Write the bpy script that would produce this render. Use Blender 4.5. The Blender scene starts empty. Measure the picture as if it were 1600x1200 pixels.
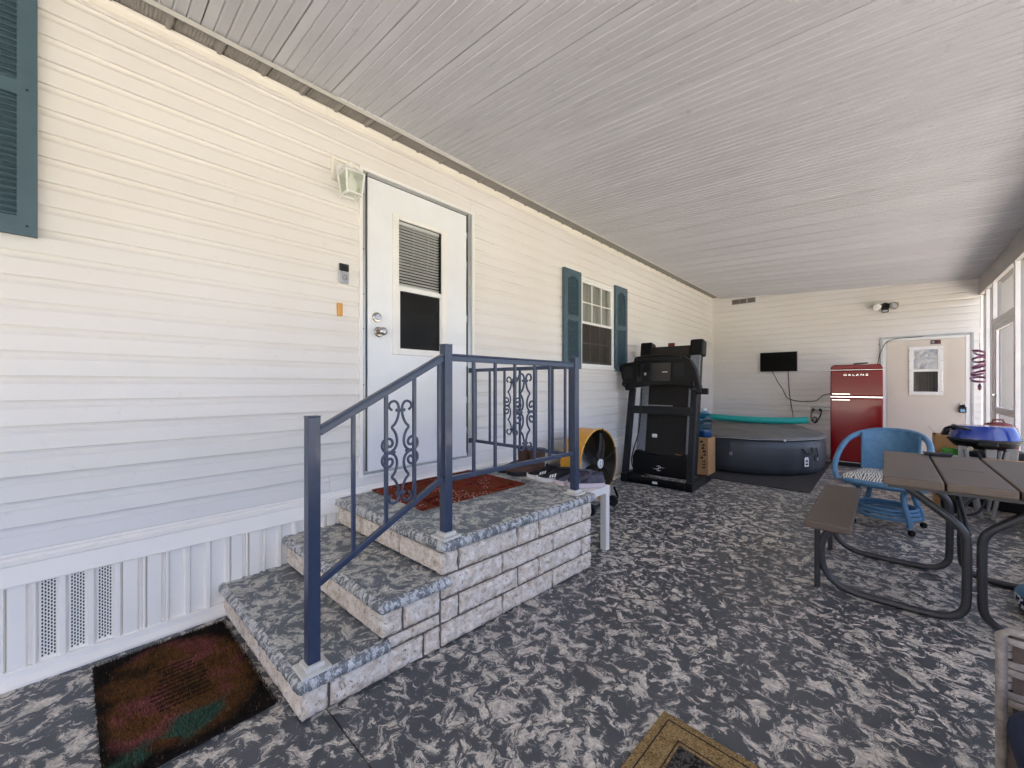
import bpy, math, random
from mathutils import Matrix, Vector, noise
R = math.radians
random.seed(7)
scene = bpy.context.scene
col = scene.collection

# ------------------------------------------------------------------ camera
cam = bpy.data.cameras.new('camera'); camo = bpy.data.objects.new('camera', cam); col.objects.link(camo)
cam.sensor_width = 36.0; cam.sensor_fit = 'HORIZONTAL'
cam.lens = 626.0 / 1600.0 * 36.0
cam.shift_y = 1.0 / 1600.0
cam.clip_start = 0.02; cam.clip_end = 1500
camo.location = (2.55, 0.0, 1.20)
camo.rotation_euler = (R(90), 0, math.atan2(585, 626))
scene.camera = camo

# ------------------------------------------------------------------ sky, sun, exposure
SUN_EL, SUN_AZ = 58.0, 236.0       # azimuth clockwise from +Y
w = bpy.data.worlds.new('World'); scene.world = w; w.use_nodes = True
nt = w.node_tree; nt.nodes.clear()
sky = nt.nodes.new('ShaderNodeTexSky'); sky.sky_type = 'NISHITA'; sky.sun_disc = False
sky.sun_elevation = R(SUN_EL); sky.sun_rotation = R(SUN_AZ); sky.air_density = 0.4; sky.dust_density = 6.0; sky.ozone_density = 0.0
bg = nt.nodes.new('ShaderNodeBackground'); bg.inputs['Strength'].default_value = 0.115
wo = nt.nodes.new('ShaderNodeOutputWorld')
nt.links.new(sky.outputs[0], bg.inputs[0]); nt.links.new(bg.outputs[0], wo.inputs[0])
sl = bpy.data.lights.new('sun', 'SUN'); sl.energy = 4.6; sl.angle = R(6); sl.color = (1.0, 0.945, 0.875)
so = bpy.data.objects.new('sun', sl); col.objects.link(so)
d = Vector((math.sin(R(SUN_AZ)) * math.cos(R(SUN_EL)), math.cos(R(SUN_AZ)) * math.cos(R(SUN_EL)), math.sin(R(SUN_EL))))
so.rotation_euler = d.to_track_quat('Z', 'Y').to_euler(); so.location = d * 40
vs = scene.view_settings
vs.view_transform = 'Standard'; vs.look = 'None'; vs.gamma = 1.0; vs.use_curve_mapping = False
vs.exposure = 4.1
scene.render.engine = 'CYCLES'
cy = scene.cycles
cy.use_denoising = True
try: cy.denoiser = 'OPENIMAGEDENOISE'
except Exception: pass
cy.max_bounces = 10; cy.diffuse_bounces = 6; cy.glossy_bounces = 4; cy.transparent_max_bounces = 12
cy.sample_clamp_indirect = 6.0

# ------------------------------------------------------------------ materials
def lin(c):
    if isinstance(c, str): c = [int(c[i:i + 2], 16) / 255 for i in (0, 2, 4)]
    return tuple(x / 12.92 if x <= .04045 else ((x + .055) / 1.055) ** 2.4 for x in c) + (1.0,)
def newmat(name):
    m = bpy.data.materials.new(name); m.use_nodes = True
    n = m.node_tree.nodes; b = n['Principled BSDF']
    return m, n, m.node_tree.links, b
def node(n, t, **kw):
    x = n.new(t)
    for k, v in kw.items():
        if k.startswith('i_'):
            key = k[2:]; key = int(key) if key.isdigit() else key
            x.inputs[key].default_value = v
        else: setattr(x, k, v)
    return x
def math_(n, l, op, a, b=None, c=None, clamp=False):
    x = n.new('ShaderNodeMath'); x.operation = op; x.use_clamp = clamp
    for i, v in enumerate((a, b, c)):
        if v is None: continue
        if isinstance(v, (int, float)): x.inputs[i].default_value = v
        else: l.new(v, x.inputs[i])
    return x.outputs[0]
def mixc(n, l, f, a, b, mode='MIX'):
    x = n.new('ShaderNodeMix'); x.data_type = 'RGBA'; x.blend_type = mode
    for s, v in ((0, f), (6, a), (7, b)):
        if isinstance(v, (int, float)): x.inputs[s].default_value = v
        elif isinstance(v, tuple): x.inputs[s].default_value = v
        else: l.new(v, x.inputs[s])
    return x.outputs[2]
def ramp(n, l, f, stops):
    x = n.new('ShaderNodeValToRGB'); e = x.color_ramp.elements
    while len(e) < len(stops): e.new(.5)
    for q, (p, c) in zip(e, stops): q.position = p; q.color = c if len(c) == 4 else lin(c)
    l.new(f, x.inputs[0]); return x.outputs[0]
def bump(n, l, b, h, strength, dist=.01):
    x = n.new('ShaderNodeBump'); x.inputs['Strength'].default_value = strength; x.inputs['Distance'].default_value = dist
    l.new(h, x.inputs['Height']); l.new(x.outputs[0], b.inputs['Normal'])
G1 = (1, 1, 1)
def simple(name, c, rough=.5, metal=0., var=.08, vscale=6., bs=0., bscale=120., stretch=G1, coat=0., spec=.5, c2=None, dirt=0.):
    m, n, l, b = newmat(name)
    tc = n.new('ShaderNodeTexCoord'); mp = node(n, 'ShaderNodeMapping'); l.new(tc.outputs['Object'], mp.inputs[0]); mp.inputs['Scale'].default_value = stretch
    nz = node(n, 'ShaderNodeTexNoise', i_Scale=vscale, i_Detail=5., i_Roughness=.6); l.new(mp.outputs[0], nz.inputs['Vector'])
    ca = lin(c); cb = lin(c2) if c2 else tuple(x * (1 - var * 2.2) for x in ca[:3]) + (1.,)
    f = math_(n, l, 'MULTIPLY_ADD', nz.outputs[0], 2.4, -.7, clamp=True)
    l.new(mixc(n, l, f, cb, ca), b.inputs['Base Color'])
    rr = math_(n, l, 'MULTIPLY_ADD', nz.outputs[0], .16, rough - .08); l.new(rr, b.inputs['Roughness'])
    b.inputs['Metallic'].default_value = metal; b.inputs['Coat Weight'].default_value = coat; b.inputs['Coat Roughness'].default_value = .06
    b.inputs['Specular IOR Level'].default_value = spec
    if bs:
        nb = node(n, 'ShaderNodeTexNoise', i_Scale=bscale, i_Detail=4.); l.new(mp.outputs[0], nb.inputs['Vector'])
        bump(n, l, b, nb.outputs[0], bs, .004)
    return m

def siding_mat(name, c, c2):
    m, n, l, b = newmat(name)
    g = n.new('ShaderNodeNewGeometry')
    mp = node(n, 'ShaderNodeMapping'); l.new(g.outputs['Position'], mp.inputs[0]); mp.inputs['Scale'].default_value = (3, 3, 55)
    a = node(n, 'ShaderNodeTexNoise', i_Scale=1.6, i_Detail=6., i_Roughness=.65); l.new(mp.outputs[0], a.inputs['Vector'])
    a2 = node(n, 'ShaderNodeTexNoise', i_Scale=1.1, i_Detail=3.); l.new(g.outputs['Position'], a2.inputs['Vector'])
    a3 = node(n, 'ShaderNodeTexNoise', i_Scale=30., i_Detail=4.); l.new(g.outputs['Position'], a3.inputs['Vector'])
    base = mixc(n, l, ramp(n, l, a2.outputs[0], [(.35, (0, 0, 0, 1)), (.65, (1, 1, 1, 1))]), lin(c), lin(c2))
    spots = ramp(n, l, a3.outputs[0], [(.66, (0, 0, 0, 1)), (.76, (1, 1, 1, 1))])
    base = mixc(n, l, math_(n, l, 'MULTIPLY', spots, .10), base, lin('9a8f7c'))
    l.new(base, b.inputs['Base Color']); b.inputs['Roughness'].default_value = .42
    bump(n, l, b, a.outputs[0], .16, .003)
    return m

def floor_mat(name, cover, dark, mid, light, sc=1., streak=1., rough=.5):
    """painted slab with trowelled pale dabs, each dab with its own direction"""
    m, n, l, b = newmat(name)
    g = n.new('ShaderNodeNewGeometry'); P = g.outputs['Position']
    def vadd(v, nz, amt):
        s = node(n, 'ShaderNodeVectorMath', operation='SUBTRACT'); l.new(nz, s.inputs[0]); s.inputs[1].default_value = (.5, .5, .5)
        k = node(n, 'ShaderNodeVectorMath', operation='SCALE'); l.new(s.outputs[0], k.inputs[0]); k.inputs['Scale'].default_value = amt
        a = node(n, 'ShaderNodeVectorMath', operation='ADD'); l.new(v, a.inputs[0]); l.new(k.outputs[0], a.inputs[1]); return a.outputs[0]
    n1 = node(n, 'ShaderNodeTexNoise', i_Scale=7. * sc, i_Detail=2.); l.new(P, n1.inputs['Vector'])
    n2 = node(n, 'ShaderNodeTexNoise', i_Scale=30. * sc, i_Detail=3.); l.new(P, n2.inputs['Vector'])
    p1 = vadd(vadd(P, n1.outputs['Color'], .16 / sc), n2.outputs['Color'], .05 / sc)
    p2 = vadd(vadd(P, n1.outputs['Color'], .10 / sc), n2.outputs['Color'], .024 / sc)
    def layer(vscale, ea, eb, sx, sy, off, wob):
        po = node(n, 'ShaderNodeVectorMath', operation='ADD'); l.new(p1, po.inputs[0]); po.inputs[1].default_value = (off, off * .7, 0)
        vo = node(n, 'ShaderNodeTexVoronoi', i_Scale=vscale * sc); vo.voronoi_dimensions = '2D'; l.new(po.outputs[0], vo.inputs['Vector'])
        lo = node(n, 'ShaderNodeVectorMath', operation='SUBTRACT'); l.new(po.outputs[0], lo.inputs[0]); l.new(vo.outputs['Position'], lo.inputs[1])
        sep = n.new('ShaderNodeSeparateColor'); l.new(vo.outputs['Color'], sep.inputs[0])
        ang = math_(n, l, 'MULTIPLY', sep.outputs[0], 6.28)
        vr = node(n, 'ShaderNodeVectorRotate', rotation_type='Z_AXIS'); l.new(lo.outputs[0], vr.inputs['Vector']); l.new(ang, vr.inputs['Angle'])
        el = node(n, 'ShaderNodeMapping'); l.new(vr.outputs[0], el.inputs[0]); el.inputs['Scale'].default_value = (sc / ea, sc / eb, 0)
        ln = node(n, 'ShaderNodeVectorMath', operation='LENGTH'); l.new(el.outputs[0], ln.inputs[0])
        mp = node(n, 'ShaderNodeMapping'); l.new(vr.outputs[0], mp.inputs[0]); mp.inputs['Scale'].default_value = (sx * sc, sy * sc, 1)
        cs = node(n, 'ShaderNodeVectorMath', operation='SCALE'); l.new(vo.outputs['Color'], cs.inputs[0]); cs.inputs['Scale'].default_value = 30.
        sh = node(n, 'ShaderNodeVectorMath', operation='ADD'); l.new(mp.outputs[0], sh.inputs[0]); l.new(cs.outputs[0], sh.inputs[1])
        nz = node(n, 'ShaderNodeTexNoise', i_Scale=1., i_Detail=8., i_Roughness=.72, i_Distortion=.6); l.new(sh.outputs[0], nz.inputs['Vector'])
        v = math_(n, l, 'ADD', nz.outputs[0], math_(n, l, 'MULTIPLY_ADD', ln.outputs['Value'], -.20, .20))
        return math_(n, l, 'ADD', v, math_(n, l, 'MULTIPLY_ADD', sep.outputs[1], .16, -.08))
    a = layer(7.5, .085, .045, 11, 46, 0, 0)
    c = layer(11., .060, .030, 16, 70, 3.3, 0)
    e2 = layer(19., .035, .020, 28, 110, 7.1, 0)
    big = node(n, 'ShaderNodeTexNoise', i_Scale=1.3, i_Detail=3.); l.new(P, big.inputs['Vector'])
    cov = math_(n, l, 'MULTIPLY_ADD', big.outputs[0], .18, cover - .09)
    v = math_(n, l, 'ADD', cov, math_(n, l, 'MAXIMUM', math_(n, l, 'MAXIMUM', a, c), math_(n, l, 'ADD', e2, -.03)))
    f = ramp(n, l, v, [(.548, (0, 0, 0, 1)), (.566, (.72, .72, .72, 1)), (.65, (1, 1, 1, 1))])
    fine = node(n, 'ShaderNodeTexNoise', i_Scale=55. * sc, i_Detail=5., i_Roughness=.7); l.new(p2, fine.inputs['Vector'])
    lc = mixc(n, l, ramp(n, l, fine.outputs[0], [(.35, (0, 0, 0, 1)), (.62, (1, 1, 1, 1))]), lin(mid), lin(light))
    gl = node(n, 'ShaderNodeTexNoise', i_Scale=4., i_Detail=5.); l.new(P, gl.inputs['Vector'])
    dc = mixc(n, l, gl.outputs[0], lin(dark), tuple(x * 1.5 for x in lin(dark)[:3]) + (1.,))
    dn = node(n, 'ShaderNodeTexNoise', i_Scale=2.2, i_Detail=6., i_Roughness=.7); l.new(P, dn.inputs['Vector'])
    full = mixc(n, l, ramp(n, l, dn.outputs[0], [(.52, (0, 0, 0, 1)), (.75, (.35, .35, .35, 1))]), mixc(n, l, f, dc, lc), lin('4a443c'))
    l.new(full, b.inputs['Base Color'])
    l.new(math_(n, l, 'MULTIPLY_ADD', f, .14, rough - .06), b.inputs['Roughness'])
    bump(n, l, b, math_(n, l, 'ADD', f, math_(n, l, 'MULTIPLY', fine.outputs[0], .5)), .12, .004)
    return m

def mat_patches(name, stops, scale, spots=None, seed=0., bs=.8, fscale=260.):
    m, n, l, b = newmat(name)
    tc = n.new('ShaderNodeTexCoord'); mp = node(n, 'ShaderNodeMapping'); l.new(tc.outputs['Object'], mp.inputs[0]); mp.inputs['Location'].default_value = (seed, seed * 2, 0)
    nz = node(n, 'ShaderNodeTexNoise', i_Scale=scale, i_Detail=3., i_Roughness=.5, i_Distortion=.6); l.new(mp.outputs[0], nz.inputs['Vector'])
    c = ramp(n, l, nz.outputs[0], stops)
    fn = node(n, 'ShaderNodeTexNoise', i_Scale=fscale, i_Detail=3.); l.new(tc.outputs['Object'], fn.inputs['Vector'])
    c = mixc(n, l, ramp(n, l, fn.outputs[0], [(.3, (1, 1, 1, 1)), (.6, (0, 0, 0, 1))]), c, mixc(n, l, .72, c, (0.01, .008, .006, 1)))
    if spots:
        vo = node(n, 'ShaderNodeTexVoronoi', i_Scale=spots[0]); vo.voronoi_dimensions = '2D'; l.new(tc.outputs['Object'], vo.inputs['Vector'])
        sp = ramp(n, l, vo.outputs['Distance'], [(.16, (1, 1, 1, 1)), (.24, (0, 0, 0, 1))])
        n3 = node(n, 'ShaderNodeTexNoise', i_Scale=spots[2]); l.new(tc.outputs['Object'], n3.inputs['Vector'])
        gate = ramp(n, l, n3.outputs[0], [(.52, (0, 0, 0, 1)), (.58, (1, 1, 1, 1))])
        c = mixc(n, l, math_(n, l, 'MULTIPLY', sp, gate), c, lin(spots[1]))
    l.new(c, b.inputs['Base Color']); b.inputs['Roughness'].default_value = .95; b.inputs['Specular IOR Level'].default_value = .1
    bump(n, l, b, fn.outputs[0], bs, .006)
    return m, n, l, b

M = {}
M['siding'] = siding_mat('siding', 'e7e4e0', 'e3dfd9')
M['trim'] = simple('trim', 'f0ebe2', .4, var=.03, vscale=3)
M['white'] = simple('white', 'f0efec', .4, var=.03, vscale=4, bs=.05)
M['door'] = simple('door', 'eceff2', .38, var=.03, vscale=4, bs=.08, bscale=60)
M['alu'] = simple('alu', 'b9bcbe', .38, metal=.75, var=.1, vscale=9)
M['skirt'] = simple('skirt', 'fbf5eb', .4, var=.02, vscale=5, bs=.05, bscale=50)
M['tv'] = simple('tv', '040405', .35, var=.05, spec=.12)
M['hole'] = simple('hole', '4a4744', .8, var=.1)  # dark tone that stands for the shade inside the vent slots
M['ceiling'] = simple('ceiling', 'cbc9cb', .34, var=.05, vscale=1.6, bs=.08, bscale=25)
def ceiling_mat():
    m = simple('ceiling_pan', 'd3d3d6', .36, var=.05, vscale=1.6, bs=.08, bscale=25); n = m.node_tree.nodes; l = m.node_tree.links; b = n['Principled BSDF']
    src = b.inputs['Base Color'].links[0].from_socket
    oi = n.new('ShaderNodeObjectInfo'); g = n.new('ShaderNodeNewGeometry')
    mp = node(n, 'ShaderNodeMapping'); l.new(g.outputs['Position'], mp.inputs[0]); mp.inputs['Scale'].default_value = (.8, 9, 1)
    st = node(n, 'ShaderNodeTexNoise', i_Scale=1.5, i_Detail=6., i_Roughness=.65); l.new(mp.outputs[0], st.inputs['Vector'])
    sp = node(n, 'ShaderNodeTexNoise', i_Scale=13., i_Detail=3.); l.new(g.outputs['Position'], sp.inputs['Vector'])
    f = math_(n, l, 'ADD', math_(n, l, 'MULTIPLY_ADD', oi.outputs['Random'], .16, .0), math_(n, l, 'MULTIPLY_ADD', st.outputs[0], .3, -.12))
    f = math_(n, l, 'ADD', f, math_(n, l, 'MULTIPLY', ramp(n, l, sp.outputs[0], [(.70, (0, 0, 0, 1)), (.78, (1, 1, 1, 1))]), .25), clamp=True)
    l.new(mixc(n, l, f, src, lin('8e8d90')), b.inputs['Base Color']); return m
M['ceiling'] = ceiling_mat()
M['channel'] = simple('channel', 'dcdad4', .4, var=.06, vscale=4)
M['soffit'] = simple('soffit', '9d9892', .6, var=.1, vscale=9)
M['beam'] = simple('beam', 'b7b2ad', .45, var=.07, vscale=3)
M['frame_white'] = simple('frame_white', 'e8e5e2', .4, var=.05, vscale=5)
M['floor'] = floor_mat('floor', -.072, '484a4d', 'a39d93', 'e6ddce', sc=1.25)
M['tread'] = floor_mat('tread', -.062, '50565b', '9a9b96', 'ddd8cc', sc=1.2, rough=.4)
M['nosing'] = floor_mat('nosing', -.03, '66696a', '989a99', 'dcdad4', sc=3.0, rough=.32)
M['shutter'] = simple('shutter', '4a626e', .5, var=.08, vscale=8, bs=.15, bscale=90)
M['rail'] = simple('rail', '34415a', .36, var=.14, vscale=30, bs=.14, bscale=45, coat=.15)
M['plate'] = simple('plate', 'dcd8cf', .6, var=.1, vscale=20, bs=.2)
M['mortar'] = simple('mortar', '6b6157', .95, var=.12, vscale=40, bs=.4)
M['chrome'] = simple('chrome', 'd9d9da', .15, metal=1., var=.02)
M['nickel'] = simple('nickel', 'b5aea7', .25, metal=1., var=.05)
M['black'] = simple('black', '0a0a0c', .42, spec=.3, var=.1, bs=.1, bscale=200)
M['blackgloss'] = simple('blackgloss', '0d0d0f', .18, var=.05, coat=.4)
M['darkgrey'] = simple('darkgrey', '1b1d20', .5, spec=.35, var=.1, bs=.08, bscale=200)
M['rubber'] = simple('rubber', '202021', .8, var=.1)
M['belt'] = simple('belt', '2b2723', .75, var=.15, vscale=9, bs=.2, bscale=300)
M['siderail'] = simple('siderail', '8f959b', .55, var=.2, vscale=40, bs=.3, bscale=180)
M['yellow'] = simple('yellow', 'eba60e', .4, var=.06, vscale=6, coat=.2)
M['yellow_shaded'] = simple('yellow_shaded', '55410e', .5, var=.1, vscale=6)  # darker yellow, with the drum's inner shade put into the colour
M['blade'] = simple('blade', 'a6a39c', .35, metal=.7, var=.1)
M['red'] = simple('red', '7e020c', .15, var=.05, vscale=2, coat=.12, spec=.25)
M['tub'] = simple('tub', '3b3f44', .45, var=.06, vscale=2.5, bs=.1, bscale=160)
M['cover'] = simple('cover', '716e69', .6, var=.12, vscale=5, bs=.35, bscale=14)
M['cord_white'] = simple('cord_white', 'b9b6ad', .6)
M['teal'] = simple('teal', '0f9b92', .6, var=.05)
M['matgrey'] = simple('matgrey', '3b3937', .85, var=.15, vscale=6, stretch=(1, 14, 1), bs=.3, bscale=60)
M['card'] = simple('card', 'bd9161', .8, var=.08, vscale=9, bs=.06)
M['ink'] = simple('ink', '2a1c10', .8)
M['blue'] = simple('blue', '5885a6', .5, var=.08, vscale=25, bs=.35, bscale=240, c2='466f90')
M['table'] = simple('table', '66594d', .6, var=.08, vscale=18, stretch=(1, .18, 1), bs=.35, bscale=110)
M['tube'] = simple('tube', '3e3e40', .4, var=.1, vscale=20, bs=.08, bscale=300, coat=.1)
M['lidblue'] = simple('lidblue', '16388f', .18, var=.06, coat=.7)
M['grillgrey'] = simple('grillgrey', '8f8f8e', .45, var=.08)
M['maroon'] = simple('maroon', '7c2f2b', .6, var=.15, vscale=14, bs=.2)
M['green'] = simple('green', '3e9b2a', .4, var=.15, vscale=18)
M['purple'] = simple('purple', '8a5674', .35, var=.2, vscale=25)
M['navy'] = simple('navy', '202c49', .85, var=.1, vscale=9, bs=.4, bscale=420)
M['wood'] = simple('wood', 'e2a95f', .6, var=.15, vscale=14, stretch=(1, 1, .2), bs=.1)
M['creamdoor'] = simple('creamdoor', 'd9cfc1', .5, var=.03, vscale=3, bs=.05)
M['boot'] = simple('boot', '5a3a2a', .6, var=.25, vscale=16, bs=.4, bscale=90)
M['shoeblack'] = simple('shoeblack', '18171a', .8, var=.2, vscale=60, bs=.5, bscale=300)
M['shoepurple'] = simple('shoepurple', '3b3549', .75, var=.35, vscale=30, bs=.5, bscale=260, c2='5c5b66')
M['sole'] = simple('sole', 'e8e6e2', .6, var=.05)
M['lavsole'] = simple('lavsole', 'd8c8cc', .6, var=.05)
M['bench'] = simple('bench', 'eee9df', .45, var=.03)
M['wicker'] = simple('wicker', 'b3aba5', .55, var=.3, vscale=35, bs=.25, bscale=160, c2='776f6a')
M['wicker_dark'] = simple('wicker_dark', '64544c', .6, var=.2, vscale=30)
M['curtain'] = simple('curtain', 'a3a49c', .9, var=.15, vscale=3, stretch=(1, 9, 1))
M['dark_room'] = simple('dark_room', '1c1a18', .9)  # near-black colour stands for the unlit house interior
M['blind'] = simple('blind', 'f0f0f0', .45, var=.03)
M['grass'] = simple('grass', '50523f', .9, var=.25, vscale=3, bs=.6, bscale=60, c2='3b3d2f')
M['drive'] = simple('drive', 'a5a19c', .85, var=.1, vscale=2, bs=.2)
M['leaf'] = simple('leaf', '4a6a2a', .6, var=.35, vscale=4, c2='22381a')
M['bark'] = simple('bark', '5a4a3c', .9, var=.25, vscale=12, bs=.6, bscale=30)
M['shingle'] = simple('shingle', '5b5854', .9, var=.2, vscale=20, bs=.4)
M['stickergrey'] = simple('stickergrey', 'c9c9c9', .5)
M['foil'] = simple('foil', 'b9bcbf', .34, metal=.8, var=.15, vscale=22, bs=.5, bscale=16)

def brick_mat():
    m, n, l, b = newmat('split_brick')
    g = n.new('ShaderNodeNewGeometry')
    a = node(n, 'ShaderNodeTexNoise', i_Scale=26., i_Detail=7., i_Roughness=.7); l.new(g.outputs['Position'], a.inputs['Vector'])
    c = ramp(n, l, a.outputs[0], [(.3, 'bba58d'), (.45, 'dfcfbb'), (.6, 'f3e9dc')])
    p = node(n, 'ShaderNodeTexNoise', i_Scale=95., i_Detail=2.); l.new(g.outputs['Position'], p.inputs['Vector'])
    pit = ramp(n, l, p.outputs[0], [(.31, (1, 1, 1, 1)), (.36, (0, 0, 0, 1))])
    c = mixc(n, l, math_(n, l, 'MULTIPLY', pit, .7), c, lin('6e5f50'))
    l.new(c, b.inputs['Base Color']); b.inputs['Roughness'].default_value = .9; b.inputs['Specular IOR Level'].default_value = .2
    bump(n, l, b, math_(n, l, 'SUBTRACT', a.outputs[0], math_(n, l, 'MULTIPLY', pit, .5)), .95, .016)
    return m
M['brick'] = brick_mat()

def glass_mat(name, tint, refl=.06, rough=.02):
    m, n, l, b = newmat(name); n.remove(b)
    t = n.new('ShaderNodeBsdfTransparent'); t.inputs[0].default_value = tint
    gsh = n.new('ShaderNodeBsdfGlossy'); gsh.inputs['Roughness'].default_value = rough
    lw = n.new('ShaderNodeLayerWeight'); lw.inputs[0].default_value = .5
    ff = math_(n, l, 'MULTIPLY_ADD', math_(n, l, 'POWER', lw.outputs['Facing'], 4.), .7, .04, clamp=True)
    mx = n.new('ShaderNodeMixShader'); l.new(ff, mx.inputs[0]); l.new(t.outputs[0], mx.inputs[1]); l.new(gsh.outputs[0], mx.inputs[2])
    l.new(mx.outputs[0], n['Material Output'].inputs[0]); return m
M['glass'] = glass_mat('glass', (.93, .94, .93, 1))
M['lampglass'] = glass_mat('lampglass', (.86, .9, .84, 1))
M['jug'] = glass_mat('jug', (.45, .66, .85, 1))
def screen_mat(name, c, op):
    """woven screen: the open share seen shrinks as the sheet is seen edge-on"""
    m, n, l, b = newmat(name)
    b.inputs['Base Color'].default_value = lin(c); b.inputs['Roughness'].default_value = .8; b.inputs['Specular IOR Level'].default_value = .2
    g = n.new('ShaderNodeNewGeometry'); dt = node(n, 'ShaderNodeVectorMath', operation='DOT_PRODUCT'); l.new(g.outputs['Normal'], dt.inputs[0]); l.new(g.outputs['Incoming'], dt.inputs[1])
    cs = math_(n, l, 'MAXIMUM', math_(n, l, 'ABSOLUTE', dt.outputs['Value']), .08)
    tr = math_(n, l, 'POWER', op, math_(n, l, 'DIVIDE', 1., cs))
    t = n.new('ShaderNodeBsdfTransparent'); mx = n.new('ShaderNodeMixShader'); l.new(tr, mx.inputs[0])
    l.new(b.outputs[0], mx.inputs[1]); l.new(t.outputs[0], mx.inputs[2]); l.new(mx.outputs[0], n['Material Output'].inputs[0]); return m
M['screen'] = screen_mat('screen', '3a3835', .84)

# coir mat: bands of colour laid out along the mat
m, n, l, b = mat_patches('coir', [(.0, '1c1612')], 5)
M['coir_back'] = m
def coir_colour():
    m, n, l, b = newmat('coir_fibre')
    tc = n.new('ShaderNodeTexCoord'); sp = n.new('ShaderNodeSeparateXYZ'); l.new(tc.outputs['Object'], sp.inputs[0])
    nz = node(n, 'ShaderNodeTexNoise', i_Scale=7., i_Detail=3.); l.new(tc.outputs['Object'], nz.inputs['Vector'])
    wv = math_(n, l, 'MULTIPLY_ADD', nz.outputs[0], .16, -.08)
    # distance from the centre of an ellipse: warm middle, dark rim
    ex = math_(n, l, 'DIVIDE', math_(n, l, 'ADD', sp.outputs[0], wv), .37); ey = math_(n, l, 'DIVIDE', math_(n, l, 'ADD', sp.outputs[1], wv), .245)
    r2 = math_(n, l, 'ADD', math_(n, l, 'POWER', math_(n, l, 'ABSOLUTE', ex), 2.6), math_(n, l, 'POWER', math_(n, l, 'ABSOLUTE', ey), 2.6))
    n2 = node(n, 'ShaderNodeTexNoise', i_Scale=6.5, i_Detail=3., i_Distortion=.3); l.new(tc.outputs['Object'], n2.inputs['Vector'])
    warm = ramp(n, l, n2.outputs[0], [(.30, '3a2a18'), (.42, '7b5227'), (.52, '8a5a30'), (.58, 'a05a4e'), (.68, 'b0655e')])
    dark = lin('241c17')
    c = mixc(n, l, ramp(n, l, r2, [(.55, (0, 0, 0, 1)), (.95, (1, 1, 1, 1))]), warm, dark)
    wv2 = node(n, 'ShaderNodeTexWave', i_Scale=11., i_Distortion=1.2); wv2.bands_direction = 'X'; l.new(tc.outputs['Object'], wv2.inputs['Vector'])
    inx = math_(n, l, 'LESS_THAN', math_(n, l, 'ABSOLUTE', math_(n, l, 'ADD', sp.outputs[0], .02)), .15); iny = math_(n, l, 'LESS_THAN', math_(n, l, 'ABSOLUTE', math_(n, l, 'ADD', math_(n, l, 'ADD', sp.outputs[1], wv), -.01)), .075)
    c = mixc(n, l, math_(n, l, 'MULTIPLY', math_(n, l, 'MULTIPLY', inx, iny), math_(n, l, 'MULTIPLY', ramp(n, l, wv2.outputs[1], [(.45, (0, 0, 0, 1)), (.6, (1, 1, 1, 1))]), .8)), c, dark)
    # green band on the outer side of the pattern
    gb = math_(n, l, 'ADD', math_(n, l, 'MULTIPLY', sp.outputs[0], .95), math_(n, l, 'MULTIPLY', sp.outputs[1], .25))
    gmask = ramp(n, l, math_(n, l, 'ADD', gb, wv), [(.20, (0, 0, 0, 1)), (.235, (1, 1, 1, 1)), (.285, (1, 1, 1, 1)), (.33, (0, 0, 0, 1))])
    n4 = node(n, 'ShaderNodeTexNoise', i_Scale=6.); l.new(tc.outputs['Object'], n4.inputs['Vector'])
    gg = math_(n, l, 'MULTIPLY', gmask, ramp(n, l, n4.outputs[0], [(.47, (0, 0, 0, 1)), (.55, (1, 1, 1, 1))]))
    c = mixc(n, l, gg, c, lin('49705c'))
    c = mixc(n, l, ramp(n, l, math_(n, l, 'ADD', gb, wv), [(.33, (0, 0, 0, 1)), (.36, (1, 1, 1, 1))]), c, dark)
    gi = n.new('ShaderNodeNewGeometry')
    c = mixc(n, l, math_(n, l, 'MULTIPLY_ADD', gi.outputs['Random Per Island'], -1.1, .95, clamp=True), c, (.016, .012, .009, 1))
    c = mixc(n, l, math_(n, l, 'GREATER_THAN', gi.outputs['Random Per Island'], .972), c, lin('7a6042'))
    l.new(c, b.inputs['Base Color']); b.inputs['Roughness'].default_value = .9; b.inputs['Specular IOR Level'].default_value = .15
    return m
M['coir'] = coir_colour()
M['redmat'] = mat_patches('redmat', [(.36, '5a1c12'), (.47, '9a3b26'), (.55, '6f4526'), (.64, '83301f')], 9, (38., 'd8a6a0', 5.), 3.)[0]
M['jute'] = mat_patches('jute', [(.3, '8a6f45'), (.5, 'ab8f61'), (.7, '9a7f54')], 14, None, 1., .9, 200.)[0]
M['jute_grey'] = mat_patches('jute_grey', [(.42, '2b2826'), (.5, '6d6862'), (.6, '3b3734')], 60, None, 1., .9, 200.)[0]
def print_mat(name, ground, ink, scale, thr):
    m, n, l, b = newmat(name)
    tc = n.new('ShaderNodeTexCoord')
    wv = node(n, 'ShaderNodeTexWave', i_Scale=scale, i_Distortion=9., i_Detail=3.); wv.inputs['Detail Scale'].default_value = 1.4
    l.new(tc.outputs['Object'], wv.inputs['Vector'])
    l.new(mixc(n, l, ramp(n, l, wv.outputs[1], [(thr, (1, 1, 1, 1)), (thr + .12, (0, 0, 0, 1))]), lin(ground), lin(ink)), b.inputs['Base Color'])
    b.inputs['Roughness'].default_value = .9
    return m
M['cushion'] = print_mat('cushion', 'd9d6cc', '2c3238', 17., .22)
M['dots'] = print_mat('dots', 'e6e8ee', '1c2540', 14., .5)

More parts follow.
